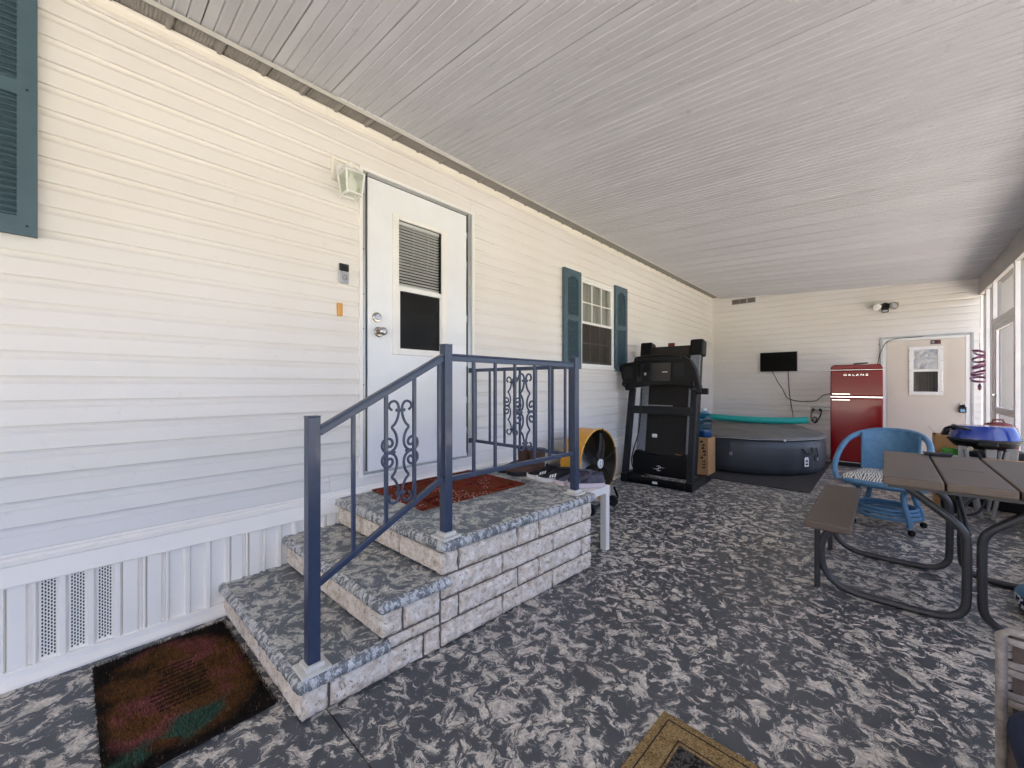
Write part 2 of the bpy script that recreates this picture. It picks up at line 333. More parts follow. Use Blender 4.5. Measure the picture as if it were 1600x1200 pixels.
# ------------------------------------------------------------------ mesh helpers
class MB:
    def __init__(s, T=None): s.v = []; s.f = []; s.T = T
    def add(s, vs, fs):
        o = len(s.v)
        s.v += [tuple(s.T @ Vector(p)) if s.T else tuple(p) for p in vs]
        s.f += [tuple(i + o for i in f) for f in fs]; return s
    def box(s, x0, x1, y0, y1, z0, z1):
        return s.add([(x0, y0, z0), (x1, y0, z0), (x1, y1, z0), (x0, y1, z0), (x0, y0, z1), (x1, y0, z1), (x1, y1, z1), (x0, y1, z1)],
                     [(0, 3, 2, 1), (4, 5, 6, 7), (0, 1, 5, 4), (1, 2, 6, 5), (2, 3, 7, 6), (3, 0, 4, 7)])
    def cbox(s, c, sz, rot=None):
        h = [q / 2 for q in sz]; t = MB().box(-h[0], h[0], -h[1], h[1], -h[2], h[2])
        m = Matrix.Translation(c) @ (rot.to_4x4() if rot else Matrix())
        return s.add([m @ Vector(p) for p in t.v], t.f)
    def bar(s, a, b, wx, wz, up=(0, 0, 1)):
        a, b = Vector(a), Vector(b); d = (b - a); L = d.length; d.normalize()
        sd = d.cross(Vector(up)); sd.normalize(); u = sd.cross(d)
        vs = [p + sd * (i * wx / 2) + u * (j * wz / 2) for p in (a, b) for i, j in ((-1, -1), (1, -1), (1, 1), (-1, 1))]
        return s.add(vs, [(0, 1, 2, 3), (7, 6, 5, 4), (0, 4, 5, 1), (1, 5, 6, 2), (2, 6, 7, 3), (3, 7, 4, 0)])
    def tube(s, pts, r, n=8, closed=False):
        pts = [Vector(p) for p in pts]; N = len(pts); rs = r if isinstance(r, (list, tuple)) else [r] * N
        vs = []; up = None
        for i, p in enumerate(pts):
            if closed: t = pts[(i + 1) % N] - pts[i - 1]
            else: t = pts[min(i + 1, N - 1)] - pts[max(i - 1, 0)]
            if t.length < 1e-9: t = Vector((0, 0, 1))
            t.normalize()
            if up is None:
                up = Vector((0, 0, 1)) if abs(t.z) < .9 else Vector((1, 0, 0))
            a = t.cross(up)
            if a.length < 1e-6: a = t.orthogonal()
            a.normalize(); up = a.cross(t)
            vs += [p + (a * math.cos(2 * math.pi * k / n) + up * math.sin(2 * math.pi * k / n)) * rs[i] for k in range(n)]
        fs = []
        for i in range(N if closed else N - 1):
            j = (i + 1) % N
            for k in range(n): fs.append((i * n + k, j * n + k, j * n + (k + 1) % n, i * n + (k + 1) % n))
        if not closed: fs += [tuple(range(n)), tuple(range((N - 1) * n, N * n))[::-1]]
        return s.add(vs, [f[::-1] for f in fs])
    def lathe(s, prof, n=32, T=None, caps=True):
        vs = []; fs = []
        for r, z in prof:
            for k in range(n):
                a = 2 * math.pi * k / n; vs.append(Vector((r * math.cos(a), r * math.sin(a), z)))
        m = len(prof)
        for i in range(m - 1):
            for k in range(n): fs.append((i * n + k, i * n + (k + 1) % n, (i + 1) * n + (k + 1) % n, (i + 1) * n + k))
        if caps: fs += [tuple(range(n))[::-1], tuple(range((m - 1) * n, m * n))]
        if T: vs = [T @ p for p in vs]
        return s.add(vs, fs)
    def prism(s, poly, f0, f1):
        """poly: list of 2d points; f0, f1 map a 2d point to the two ends"""
        n = len(poly); vs = [f0(p) for p in poly] + [f1(p) for p in poly]
        return s.add(vs, [tuple(range(n))[::-1], tuple(range(n, 2 * n))] + [(i, (i + 1) % n, n + (i + 1) % n, n + i) for i in range(n)])
    def grid(s, fn, nu, nv):
        vs = [fn(i / nu, j / nv) for j in range(nv + 1) for i in range(nu + 1)]
        return s.add(vs, [(j * (nu + 1) + i, j * (nu + 1) + i + 1, (j + 1) * (nu + 1) + i + 1, (j + 1) * (nu + 1) + i) for j in range(nv) for i in range(nu)])
    def mesh(s, name, mat, smooth=None):
        me = bpy.data.meshes.new(name); me.from_pydata(s.v, [], s.f); me.update()
        import bmesh
        bm = bmesh.new(); bm.from_mesh(me); bmesh.ops.recalc_face_normals(bm, faces=bm.faces); bm.to_mesh(me); bm.free()
        me.materials.append(M[mat] if isinstance(mat, str) else mat)
        if smooth is not None:
            me.polygons.foreach_set('use_smooth', [True] * len(me.polygons)); me.set_sharp_from_angle(angle=R(smooth))
        return me
    def build(s, name, mat, parent=None, bevel=0., seg=2, smooth=None, sub=0):
        return put(name, s.mesh(name, mat, smooth), parent, bevel, seg, sub)
TW = {}
def put(name, me, parent=None, bevel=0., seg=2, sub=0):
    o = bpy.data.objects.new(name, me); col.objects.link(o)
    if parent:
        o.parent = parent
        if parent in TW: o.matrix_parent_inverse = TW[parent].inverted()
    if bevel:
        b = o.modifiers.new('bevel', 'BEVEL'); b.width = bevel; b.segments = seg; b.limit_method = 'ANGLE'; b.angle_limit = R(35)
    if sub:
        q = o.modifiers.new('sub', 'SUBSURF'); q.levels = sub; q.render_levels = sub
    return o
def tag(o, label, cat=None, group=None, kind=None):
    o['label'] = label
    if cat: o['category'] = cat
    if group: o['group'] = group
    if kind: o['kind'] = kind
    return o
def thing(name, loc, label, cat, rz=0., group=None, world=False):
    o = bpy.data.objects.new(name, None); col.objects.link(o); o.empty_display_size = .1
    o.location = loc; o.rotation_euler = (0, 0, rz)
    if world: TW[o] = Matrix.Translation(loc) @ Matrix.Rotation(rz, 4, 'Z')
    return tag(o, label, cat, group)
def structure(o, label): o['kind'] = 'structure'; o['label'] = label; return o
def arc(cx, cy, r, a0, a1, n): return [(cx + r * math.cos(R(a0 + (a1 - a0) * i / n)), cy + r * math.sin(R(a0 + (a1 - a0) * i / n))) for i in range(n + 1)]
def smoothpath(pts, it=2, closed=False):
    pts = [Vector(p) for p in pts]
    for _ in range(it):
        q = [] if closed else [pts[0]]
        m = len(pts)
        for i in range(m if closed else m - 1):
            a, b = pts[i], pts[(i + 1) % m]
            q += [a * .75 + b * .25, a * .25 + b * .75]
        if not closed: q.append(pts[-1])
        pts = q
    return pts
def text_mesh(body, size, depth, mat, T, spacing=1., bold=0.):
    cu = bpy.data.curves.new('t', 'FONT'); cu.body = body; cu.size = size; cu.extrude = depth; cu.align_x = 'CENTER'; cu.align_y = 'CENTER'
    cu.space_character = spacing; cu.offset = bold
    o = bpy.data.objects.new('t', cu); col.objects.link(o)
    dg = bpy.context.evaluated_depsgraph_get(); me = bpy.data.meshes.new_from_object(o.evaluated_get(dg))
    bpy.data.objects.remove(o); bpy.data.curves.remove(cu)
    me.transform(T); me.materials.clear(); me.materials.append(M[mat]); return me

# ------------------------------------------------------------------ ground and floor
lawn = MB().add([(-400, -400, -.12), (400, -400, -.12), (400, 400, -.12), (-400, 400, -.12)], [(0, 1, 2, 3)]).build('lawn', 'grass')
structure(lawn, 'green lawn around the carport')
MB().box(3.74, 8.2, -9.64, 9, -.3, -.03).build('bounce_slab', 'drive')['kind'] = 'structure'  # unseen pale slab added to bounce neutral light in, instead of green
dr = MB().box(-1.5, 8.2, -22, -9.65, -.3, -.02).build('driveway', 'drive'); structure(dr, 'pale concrete driveway in front of the carport')
fl = MB().box(-.1, 3.7, -9.6, .612, -.2, 0).build('floor', 'floor'); structure(fl, 'grey floor painted with pale trowelled dabs')
fs_ = MB().box(-.1, 3.7, .618, 8.75, -.2, -.0004).build('slab', 'floor', fl)
MB().box(-.1, 3.7, .60, .63, -.19, -.006).build('joint_filler', 'mortar', fl)

# ------------------------------------------------------------------ house wall
BW = 8.6          # end wall
Z0, CO = .530, .1006
house = thing('house', (0, 3, 0), 'cream lap siding house with white door and slate shutters', 'house', world=True)
MB().box(-5, -.26, -5.2, 11.5, 0, 2.93).build('wall', 'dark_room', house)  # unseen solid house body, put in so light doesn't leak
MB().box(-5, .01, -9.6, -4.82, 0, 2.93).build('added_rear_wall', 'siding', house)  # unseen wall stretch, added with the longer roof to dim the near end
MB().box(-.3, 3.7, -9.6, -4.83, 2.90, 2.93).build('added_rear_ceiling', 'beam', house)  # unseen ceiling added so less light enters from behind
def siding_profile(h=CO):
    return [(.0, .002), (.014, .002), (.0195, 0.0), (.0208, .0035), (.0135, h * .62), (.0135, h * .68), (.0095, h * .74), (.005, h * .82), (.0028, h * .90), (.0028, h * 1.04), (.0, h * 1.04)]
def siding(parent, z, a0, a1, along, h=CO, zmax=None):
    pr = siding_profile(h)
    if zmax: pr = [(x, min(q, zmax - z)) for x, q in pr]
    if along == 'Y': f = lambda t: (lambda p: (p[0], t, z + p[1]))
    else: f = lambda t: (lambda p: (t, BW - p[0], z + p[1]))
    return MB().prism(pr, f(a0), f(a1)).build('siding_board', 'siding', parent)
DOOR = (1.235, 2.235, .585, 2.635); WIN = (3.825, 4.58, 1.40, 2.43)
rng = random.Random(3)
k = 0
for k in range(24):
    z = Z0 + k * CO
    if z > 2.86: break
    cuts = []
    for (a, b, c, d_) in (DOOR, WIN):
        if z + CO > c + .05 and z < d_ - .03: cuts.append((a + .02, b - .02))
    segs = []; s0 = -4.8
    for a, b in cuts: segs.append((s0, a)); s0 = b
    segs.append((s0, BW - .012))
    for a, b in segs:
        j = a
        step = [1.05, 2.2, 3.9, 5.4][k % 4] - a if b - a > 3 else 99
        js = []
        x = a + (step if step > .6 else step + 3.66)
        while x < b - .6: js.append(x); x += 3.66
        for q0, q1 in zip([a] + js, js + [b]):
            sb_ = siding(house, z, q0 + .0006, q1 - .0006, 'Y', zmax=2.868); sb_.location.x += .0014 * (int(q0 * 3 + k) % 2)
# substrate behind the siding (a real sheathing, holes left for door and window)
sh = MB()
for y0, y1, z0, z1 in ((-4.8, DOOR[0] + .03, .5, 2.93), (DOOR[0] + .03, DOOR[1] - .03, DOOR[3] - .03, 2.93), (DOOR[0] + .03, DOOR[1] - .03, .5, DOOR[2] + .02), (DOOR[1] - .03, WIN[0] + .03, .5, 2.93),
                       (WIN[0] + .03, WIN[1] - .03, WIN[3] - .03, 2.93), (WIN[0] + .03, WIN[1] - .03, .5, WIN[2] + .03), (WIN[1] - .03, BW, .5, 2.93)):
    sh.box(-.10, -.001, y0, y1, z0, z1)
sh.build('sheathing', 'hole', house)
# frieze at the top, starter bands at the bottom
MB().prism([(0, 2.864), (.022, 2.864), (.022, 2.872), (.017, 2.874), (.017, 2.892), (.028, 2.905), (.028, 2.916), (0, 2.916)], lambda p: (p[0], -4.8, p[1]), lambda p: (p[0], 1.03, p[1])).build('frieze', 'trim', house)
MB().prism([(0, 2.864), (.022, 2.864), (.022, 2.872), (.017, 2.874), (.017, 2.892), (.028, 2.905), (.028, 2.916), (0, 2.916)], lambda p: (p[0], 1.033, p[1]), lambda p: (p[0], BW - .02, p[1])).build('frieze', 'trim', house)
MB().prism([(0, .40), (.030, .398), (.032, .404), (.022, .478), (.026, .484), (.026, .500), (.016, .505), (.016, .512), (.02, .520), (.016, .53), (0, .53)], lambda p: (p[0], -4.8, p[1]), lambda p: (p[0], BW - .02, p[1])).build('skirt_cap', 'skirt', house, smooth=25)
# skirting panels: a recessed field and a raised rib each
PIT = .0826
def skirt_mesh(kind):
    x0, x1 = (0., .016)
    pr = [(x0, 0), (x0, .050), (x1, .058), (x1, .0745), (x0, PIT - .0005), (-.006, PIT - .0005), (-.006, 0)]
    if kind == 1: pr = [(x1, .002), (x1, .050), (x0, .056), (x0, .064), (x1, .068), (x1, .076), (x0, PIT - .0005), (-.006, PIT - .0005), (-.006, .0), (x0, 0)]
    return MB().prism(pr, lambda p: (p[0], p[1], .055), lambda p: (p[0], p[1], .405)).mesh('skirting_panel', 'skirt')
sk = [skirt_mesh(0), skirt_mesh(1)]
def vent_mesh():  # flat dark quads painted for the shade inside the skirting vents
    mb = MB()
    for r in range(22):
        for c in range(5):
            y = .008 + c * .0085 + 0; z = .075 + r * .0148 + (.0074 if c % 2 else 0)
            if z > .39: continue
            mb.add([(.0006, y, z), (.0006, y + .0050, z), (.0006, y + .0050, z + .0098), (.0006, y, z + .0098)], [(0, 1, 2, 3)])
    return mb.mesh('slot_shade', 'hole')
vm = vent_mesh()
y = -.126 - 56 * PIT; i = -56
while y < BW - .1:
    flat = i in (-1, -2, 3, 4, 8, 9, 14, 15, 21, 27, 33)
    p = put('skirting_panel', sk[1 if flat else 0], house); p.location.y = y
    if i in (0, 1, 2):
        v_ = put('slot_shade', vm, p); v_['kind'] = 'stuff'
    y += PIT; i += 1
MB().prism([(-.01, .0), (.045, .0), (.045, .012), (.022, .030), (.022, .062), (-.01, .062)], lambda p: (p[0], -4.8, p[1]), lambda p: (p[0], BW - .02, p[1])).build('base_rail', 'skirt', house, bevel=.002)

# entry door --------------------------------------------------
def entry_door():
    y0, y1, z0, z1 = DOOR
    root = MB()      # slab with a window hole
    a, b, c, d_ = 1.294, 2.150, .622, 2.585
    wy0, wy1, wz0, wz1 = 1.50, 1.922, 1.436, 2.386
    for q in ((a, wy0, c, d_), (wy1, b, c, d_), (wy0, wy1, c, wz0), (wy0, wy1, wz1, d_)): root.box(-.012, .026, *q)
    slab = root.build('door', 'door', house); tag(slab, 'white entry door with half blind window')
    fr = MB()
    for (q0, q1, r0, r1) in ((y0, a - .012, z0, z1), (b + .012, y1, z0, z1), (a - .012, b + .012, d_ + .012, z1)): fr.box(-.06, .020, q0 + .012, q1, r0, r1)
    fr.box(-.06, .020, a - .012, b + .012, z0, c - .010)
    fr.build('door_frame', 'alu', slab, bevel=.002)
    tr = MB()
    tr.box(.0, .034, y0, y0 + .022, z0, z1).box(.0, .034, y1 - .022, y1, z0, z1).box(.0, .034, y0 + .022, y1 - .022, z1 - .020, z1).box(.0, .040, y0 + .022, y1 - .022, z0, z0 + .014)
    tr.build('casing', 'white', slab, bevel=.002)
    MB().box(-.05, -.03, a - .012, b + .012, c - .01, d_ + .012).box(-.05, .012, a - .0118, a - .001, c, d_ + .01).box(-.05, .012, b + .001, b + .0118, c, d_ + .01).build('weatherstrip', 'black', slab)
    # window insert
    f = MB()
    o0, o1, p0, p1 = 1.474, 1.948, 1.412, 2.400; g0, g1, h0, h1 = 1.524, 1.898, 1.446, 2.368
    for q in ((o0, g0, p0, p1), (g1, o1, p0, p1), (g0, g1, p0, h0), (g0, g1, h1, p1)): f.box(.020, .036, *q)
    f.build('window_frame', 'white', slab, bevel=.004)
    MB().box(.012, .032, g0, g1, 1.868, 1.900).box(.014, .03, g0, g0 + .012, h0, 1.868).box(.014, .03, g1 - .012, g1, h0, 1.868).box(.014, .03, g0, g1, h0, h0 + .012).build('sash', 'white', slab, bevel=.003)
    MB().box(.006, .009, g0 - .01, g1 + .01, h0 - .005, h1 + .01).build('pane', 'glass', slab)
    MB().box(.0125, .0135, g0 + .011, g1 - .011, h0 + .011, 1.869).build('insect_screen', screen_mat('inscreen', '2b2b2a', .5), slab)
    zz = 1.928; sm = None
    while zz < 2.36:
        me = sm or MB().add([(-.022, g0, -.004), (-.004, g0, .002), (-.004, g1, .002), (-.022, g1, -.004), (-.022, g0, -.0052), (-.004, g0, .0008), (-.004, g1, .0008), (-.022, g1, -.0052)],
                            [(0, 1, 2, 3), (4, 7, 6, 5), (0, 4, 5, 1), (2, 6, 7, 3)]).mesh('blind_slat', 'blind')
        sm = me; s_ = put('blind_slat', me, slab); s_.location.z = zz; zz += .0215
    MB().box(-.024, -.002, g0, g1, 1.905, 1.920).box(-.026, 0, g0, g1, 2.35, 2.375).build('blind_rail', 'blind', slab, bevel=.003)
    cords = MB()
    for yy in (g0 + .14, g0 + .27, g0 + .33): cords.tube([(-.001, yy, 2.36), (-.001, yy + .006, 2.2), (-.001, yy - .012, 2.05)], .0016, 5)
    cords.build('blind_cord', 'blind', slab)
    MB().box(-.24, -.20, 1.2, 2.3, .6, 2.6).build('interior_backing', 'dark_room', slab)  # dark sheet in place of the unlit room behind the door glass
    Rx = Matrix.Rotation(R(90), 4, 'Y')
    def T(yy, zz): return Matrix.Translation((.026, yy, zz)) @ Rx
    MB().lathe([(.034, 0), (.034, .006), (.030, .012), (.020, .014), (.018, .022), (.0, .022)], 28, T(1.358, 1.656)).build('deadbolt', 'nickel', slab, smooth=30)
    MB().lathe([(.035, 0), (.035, .006), (.030, .011), (.014, .014), (.012, .035), (.022, .042), (.028, .053), (.026, .066), (.016, .073), (.0, .074)], 28, T(1.374, 1.558)).build('knob', 'nickel', slab, smooth=30)
    for zz in (2.40, 2.16, 1.72, 1.35, 1.05, .80):
        MB().box(.012, .024, b + .002, b + .014, zz, zz + .05).build('hinge', 'alu', slab)
    for zz in (2.53, 2.46, 2.1, 1.8, 1.57, 1.2):
        MB().lathe([(.004, 0), (.004, .002), (0, .003)], 8, Matrix.Translation((.020, 1.268, zz)) @ Rx).build('screw', 'darkgrey', slab)
entry_door()

# window and shutters -------------------------------------------
def window():
    y0, y1, z0, z1 = WIN
    f = MB()
    for q in ((y0, y0 + .035, z0, z1), (y1 - .035, y1, z0, z1), (y0 + .035, y1 - .035, z0, z0 + .04), (y0 + .035, y1 - .035, z1 - .035, z1)): f.box(-.05, .032, *q)
    wn = f.build('window', 'white', house, bevel=.003); tag(wn, 'white sash window with twelve grid panes')
    g0, g1, m_ = y0 + .035, y1 - .035, 1.90
    for zz0, zz1, x, mt in ((m_, z1 - .035, .012, 'white'), (z0 + .04, m_ + .03, -.012, 'white')):
        s = MB()
        for q in ((g0, g0 + .022, zz0, zz1), (g1 - .022, g1, zz0, zz1), (g0 + .022, g1 - .022, zz0, zz0 + .028), (g0 + .022, g1 - .022, zz1 - .028, zz1)): s.box(x - .012, x + .012, *q)
        s.build('sash', mt, wn, bevel=.002)
        hh = (zz1 - zz0 - .056) / 2; ww = (g1 - g0 - .044) / 3
        mu = MB()
        for q in (1, 2): mu.box(x - .006, x + .005, g0 + .022 + ww * q - .007, g0 + .022 + ww * q + .007, zz0 + .028, zz1 - .028)
        mu.box(x - .0055, x + .0055, g0 + .022, g1 - .022, zz0 + .028 + hh - .007, zz0 + .028 + hh + .007)
        mu.build('muntin', mt, wn)
        for q in range(3):
            for r_ in range(2):
                MB().add([(x - .002, g0 + .022 + ww * (q + a_), zz0 + .028 + hh * (r_ + b_)) for a_, b_ in ((0, 0), (1, 0), (1, 1), (0, 1))], [(0, 1, 2, 3)]).build('pane', 'glass', wn)
    MB().box(.012, .014, g0, g1, z0 + .04, m_).build('insect_screen', screen_mat('inscreen2', '4a453f', .6), wn)
    MB().box(-.20, -.17, y0 - .1, y1 + .1, z0 - .1, 1.90).build('interior_backing', 'dark_room', wn)  # dark panel painted as the unlit room below the curtain
    mb = MB()
    mb.grid(lambda u, v: (-.045 + .010 * math.sin(u * 40), y0 + u * (y1 - y0), 1.90 + v * .53), 60, 1)
    mb.build('curtain', 'curtain', wn, smooth=60)
    MB().box(.0, .046, y0 - .004, y1 + .004, z0 - .022, z0 - .001).build('sill', 'white', wn, bevel=.003)
window()
def shutter(y0, y1, z0, z1, mids, near, label):
    s = MB(); st = .052 if near else .062
    zb = [z0 + .07] + [x for m_ in mids for x in (m_ - .028, m_ + .028)] + [z1 - .075]
    x0, x1 = .022, .050
    s.box(x0, x1, y0, y0 + st, z0, z1).box(x0, x1, y1 - st, y1, z0, z1).box(x0, x1, y0 + st, y1 - st, z0, zb[0]).box(x0, x1, y0 + st, y1 - st, zb[-1], z1)
    for m_ in mids: s.box(x0, x1, y0 + st, y1 - st, m_ - .028, m_ + .028)
    s.box(x0, x0 + .006, y0 + st, y1 - st, zb[0], zb[-1])
    # arched head
    ya, yb = y0 + st, y1 - st; zt = zb[-1]
    for sg in (0, 1):
        pl = [(ya, zt), (ya, zt - .03)] + [(ya + (yb - ya) * .5 * t, zt - .03 + .03 * math.sin(t * math.pi / 2)) for t in (.3, .6, .85)] + [(ya + (yb - ya) * .5, zt)]
        if sg: pl = [(ya + yb - p[0], p[1]) for p in pl]
        s.prism(pl, lambda p: (x0, p[0], p[1]), lambda p: (x1 - .001, p[0], p[1]))
    o = s.build('shutter', 'shutter', house, bevel=.003); tag(o, label)
    lm = MB().prism([(x0 + .004, 0), (x1 - .006, -.004), (x1 - .003, -.001), (x1 - .004, .003), (x0 + .004, .021)], lambda p: (p[0], y0 + st, p[1]), lambda p: (p[0], y1 - st, p[1]))
    lme = lm.mesh('louver', 'shutter')
    for a, b in zip(zb[0::2], zb[1::2]):
        z = a + .008
        while z < b - .014:
            q = put('louver', lme, o); q.location.z = z; z += .0248
    for zz in (z0 + .035, z1 - .04) + tuple(mids):
        for yy in ((y1 - .026,) if near else (y0 + .03, y1 - .03)):
            MB().lathe([(.0045, 0), (.0045, .002), (0, .004)], 8, Matrix.Translation((x1, yy, zz)) @ Matrix.Rotation(R(90), 4, 'Y')).build('screw', 'black', o)
shutter(-.50, -.127, 1.795, 2.855, (2.372,), True, 'slate louvered shutter cut by the left picture edge')
shutter(3.493, 3.818, 1.375, 2.455, (1.93,), False, 'slate shutter on the near side of the window')
shutter(4.592, 4.912, 1.37, 2.46, (1.93,), False, 'slate shutter on the far side of the window')

# ------------------------------------------------------------------ end wall
endw = thing('end_wall', (1.8, BW, 0), 'cream siding end wall with beige door behind the fridge', 'wall', world=True)
ED = (2.48, 3.452, -.02, 1.94)
MB().box(-.2, 3.9, BW + .02, BW + 3.2, -.1, 2.95).build('wall', 'trim', endw)
for k in range(-5, 24):
    z = Z0 + k * CO
    if z > 2.90: break
    if z < 1.90: seg = [(.022, ED[0] + .01), (ED[1] - .01, 3.52)]
    else: seg = [(.022, 3.52)]
    for a, b in seg:
        if b - a > 2 and k % 3: 
            j = (1.3, 2.1)[k % 2]; siding(endw, z, a, j - .0006, 'X'); siding(endw, z, j + .0006, b, 'X')
        else: siding(endw, z, a, b, 'X')
MB().box(.0155, .021, BW - .030, BW, .0, 2.90).box(.0, .0155, BW - .030, BW - .0125, 0, 2.9).build('corner_trim', 'trim', endw)
def shed_door():
    y0, y1, z0, z1 = ED
    s = MB(); a, b, zt = y0 + .075, y1 - .085, z1 - .07
    g = (2.838, 3.112, 1.085, 1.735)
    for q in ((a, g[0], .02, zt), (g[1], b, .02, zt), (g[0], g[1], .02, g[2]), (g[0], g[1], g[3], zt)): s.box(q[0], q[1], BW - .03, BW + .01, q[2], q[3])
    dr_ = s.build('door', 'creamdoor', endw); tag(dr_, 'flat beige door with small two pane window')
    f = MB()
    f.box(y0, y0 + .03, BW - .035, BW, 0, z1).box(y1 - .03, y1, BW - .035, BW, 0, z1).box(y0 + .03, y1 - .03, BW - .035, BW, z1 - .03, z1)
    f.build('door_frame', 'alu', dr_, bevel=.003)
    f = MB()
    f.box(y0 + .03, a - .004, BW - .028, BW, 0, z1 - .03).box(b + .004, y1 - .03, BW - .028, BW, 0, z1 - .03).box(a - .004, b + .004, BW - .028, BW, zt + .004, z1 - .03)
    f.build('jamb', 'white', dr_, bevel=.003)
    f = MB(); o = (2.80, 3.150, 1.045, 1.775)
    for q in ((o[0], g[0] + .01, o[2], o[3]), (g[1] - .01, o[1], o[2], o[3]), (g[0] + .01, g[1] - .01, o[2], g[2] + .01), (g[0] + .01, g[1] - .01, g[3] - .01, o[3])): f.box(q[0], q[1], BW - .042, BW - .028, q[2], q[3])
    f.build('window_frame', 'white', dr_, bevel=.003)
    MB().box(g[0], g[1], BW - .044, BW - .024, 1.395, 1.43).build('sash', 'white', dr_, bevel=.003)
    def crinkle(u, v):
        x = g[0] + .008 + u * (g[1] - g[0] - .016); z = 1.43 + v * (g[3] - 1.44)
        return (x, BW - .026 - .007 * (.5 + noise.noise(Vector((u * 3.5, v * 3.5, 4)))) - .004 * noise.noise(Vector((u * 9, v * 7, 1))), z)
    MB().grid(crinkle, 28, 24).build('foil_sheet', 'foil', dr_, smooth=80)
    MB().box(g[0], g[1], BW - .016, BW - .012, g[2], 1.395).build('pane', 'glass', dr_)
    MB().box(g[0], g[1], BW + .005, BW + .012, g[2], 1.395).build('interior_backing', simple('brownback', '2e2118', .8), dr_)
    for zz in (1.1, 1.25, 1.41, 1.55, 1.72):
        for xx in (o[0] + .008, o[1] - .008): MB().lathe([(.005, 0), (.005, .003), (0, .004)], 8, Matrix.Translation((xx, BW - .042, zz)) @ Matrix.Rotation(R(90), 4, 'X')).build('screw', 'nickel', dr_)
shed_door()
def on_end(x, y, z): return Matrix.Translation((x, y, z)) @ Matrix.Rotation(R(90), 4, 'X')   # local z -> -Y
t = thing('door_plaque', (3.08, BW - .03, 1.80), 'small dark plaque with light markings above the door window', 'plaque')
MB().box(-.052, .052, -.006, .0, -.0, .056).build('plate', 'ink', t, bevel=.002)
lm_ = MB()
for x_, z_, w_ in ((-.042, .012, .014), (-.024, .012, .012), (-.042, .030, .010), (-.027, .030, .016)): lm_.box(x_, x_ + w_, -.0075, -.0062, z_, z_ + .012)
lm_.build('light_marks', 'stickergrey', t)
MB().box(.012, .046, -.0075, -.0062, .008, .048).build('picture', 'maroon', t)
t = thing('key_lockbox', (3.343, BW - .03, .80), 'black key lock box hanging on the beige door', 'lock box')
MB().box(-.036, .036, -.035, 0, .0, .085).build('body', 'blackgloss', t, bevel=.006)
MB().box(-.022, .022, -.037, -.034, .012, .055).build('dial_window', simple('paleblue', '7fb0d0', .3), t)
MB().box(-.026, .026, -.028, -.004, .085, .11).build('neck', 'black', t, bevel=.004)
MB().tube([(-.016, -.016, .105)] + [(p[0], -.016, p[1]) for p in arc(0, .122, .016, 180, 0, 8)] + [(.016, -.016, .105)], .005, 8).build('shackle', 'chrome', t, smooth=40)
t = thing('wall_vent', (.563, BW - .016, 2.742), 'three slot metal vent high on the end wall', 'vent')
f = MB().box(-.2, .2, -.012, 0, 0, .014).box(-.2, .2, -.012, 0, .082, .096)
for x in (-.2, -.075, .061, .186): f.box(x, x + .014, -.012, 0, .014, .082)
f.build('frame', 'grillgrey', t)
for x in (-.186, -.061, .075):
    MB().box(x, x + .111, -.004, -.001, .014, .082).build('louver_panel', simple('ventdark', '6f665c', .7), t)
# flood light
t = thing('flood_light', (2.535, BW - .014, 2.38), 'twin head bronze flood light above the beige door', 'flood light')
MB().lathe([(.058, 0), (.056, .02), (.04, .03), (.0, .032)], 24, Matrix.Translation((0, 0, .045)) @ Matrix.Rotation(R(90), 4, 'X')).build('mount', 'darkgrey', t, smooth=30)
MB().box(-.042, .042, -.075, -.02, -.055, .02).build('sensor', 'darkgrey', t, bevel=.008)
MB().box(-.03, .03, -.078, -.074, -.045, -.02).build('sensor_lens', 'stickergrey', t)
for sx, dx in ((-1, -.13), (1, .135)):
    MB().tube([(sx * .03, -.03, .06), (sx * .06, -.05, .075), (sx * .085, -.06, .06)], .014, 10).build('arm', 'darkgrey', t, smooth=40)
    TT = Matrix.Translation((dx - sx * .02, -.06, .05)) @ Matrix.Rotation(R(-28 * sx), 4, 'Z') @ Matrix.Rotation(R(115), 4, 'X')
    hd = MB().lathe([(.018, -.05), (.03, -.04), (.05, .01), (.054, .05), (.050, .05), (.046, .02)], 24, TT, caps=False).build('lamp_head', 'nickel', t, smooth=30)
    MB().lathe([(.049, .045), (.03, .056), (.0, .06)], 24, TT).build('lens', 'stickergrey', hd, smooth=50)
# television and cables
t = thing('television', (1.13, BW - .016, 1.437), 'flat black television mounted on the end wall', 'television')
MB().box(-.283, .283, -.062, -.028, 0, .346).build('body', 'black', t, bevel=.004)
MB().box(-.274, .274, -.0635, -.0615, .016, .338).build('screen', 'tv', t)
MB().box(-.1, .1, -.028, 0, .1, .25).build('bracket', 'darkgrey', t)
MB().box(-.284, -.281, -.063, -.027, .0, .346).box(.281, .284, -.063, -.027, 0, .346).box(-.283, .283, -.064, -.027, .345, .349).build('bezel', 'stickergrey', t)
def cable(name, pts, r, mat, label, parent=None):
    o = MB().tube(smoothpath(pts, 2), r, 6).build(name, mat, parent, smooth=60)
    if not parent: tag(o, label, 'cable')
    return o
yb = BW - .03
cable('power_cable', [(1.03, yb, 1.44), (1.08, yb, 1.33), (1.14, yb, 1.20), (1.19, yb - .01, 1.13), (1.22, yb, 1.03), (1.27, yb - .01, .95), (1.36, yb, .92), (1.46, yb, .905), (1.49, yb, .907)], .006, 'rubber', 'wavy black cable hanging from the left of the television')
cable('signal_cable', [(1.27, yb, 1.44), (1.275, yb, 1.28), (1.29, yb, 1.05), (1.31, yb, .88), (1.34, yb, .70), (1.35, yb, .5)], .0055, 'rubber', 'straight black cable hanging below the television')
t = thing('power_strip', (1.73, BW - .016, .765), 'grey metal power strip on the wall left of the fridge', 'power strip')
MB().box(-.135, .17, -.045, 0, 0, .055).build('body', 'alu', t, bevel=.006)
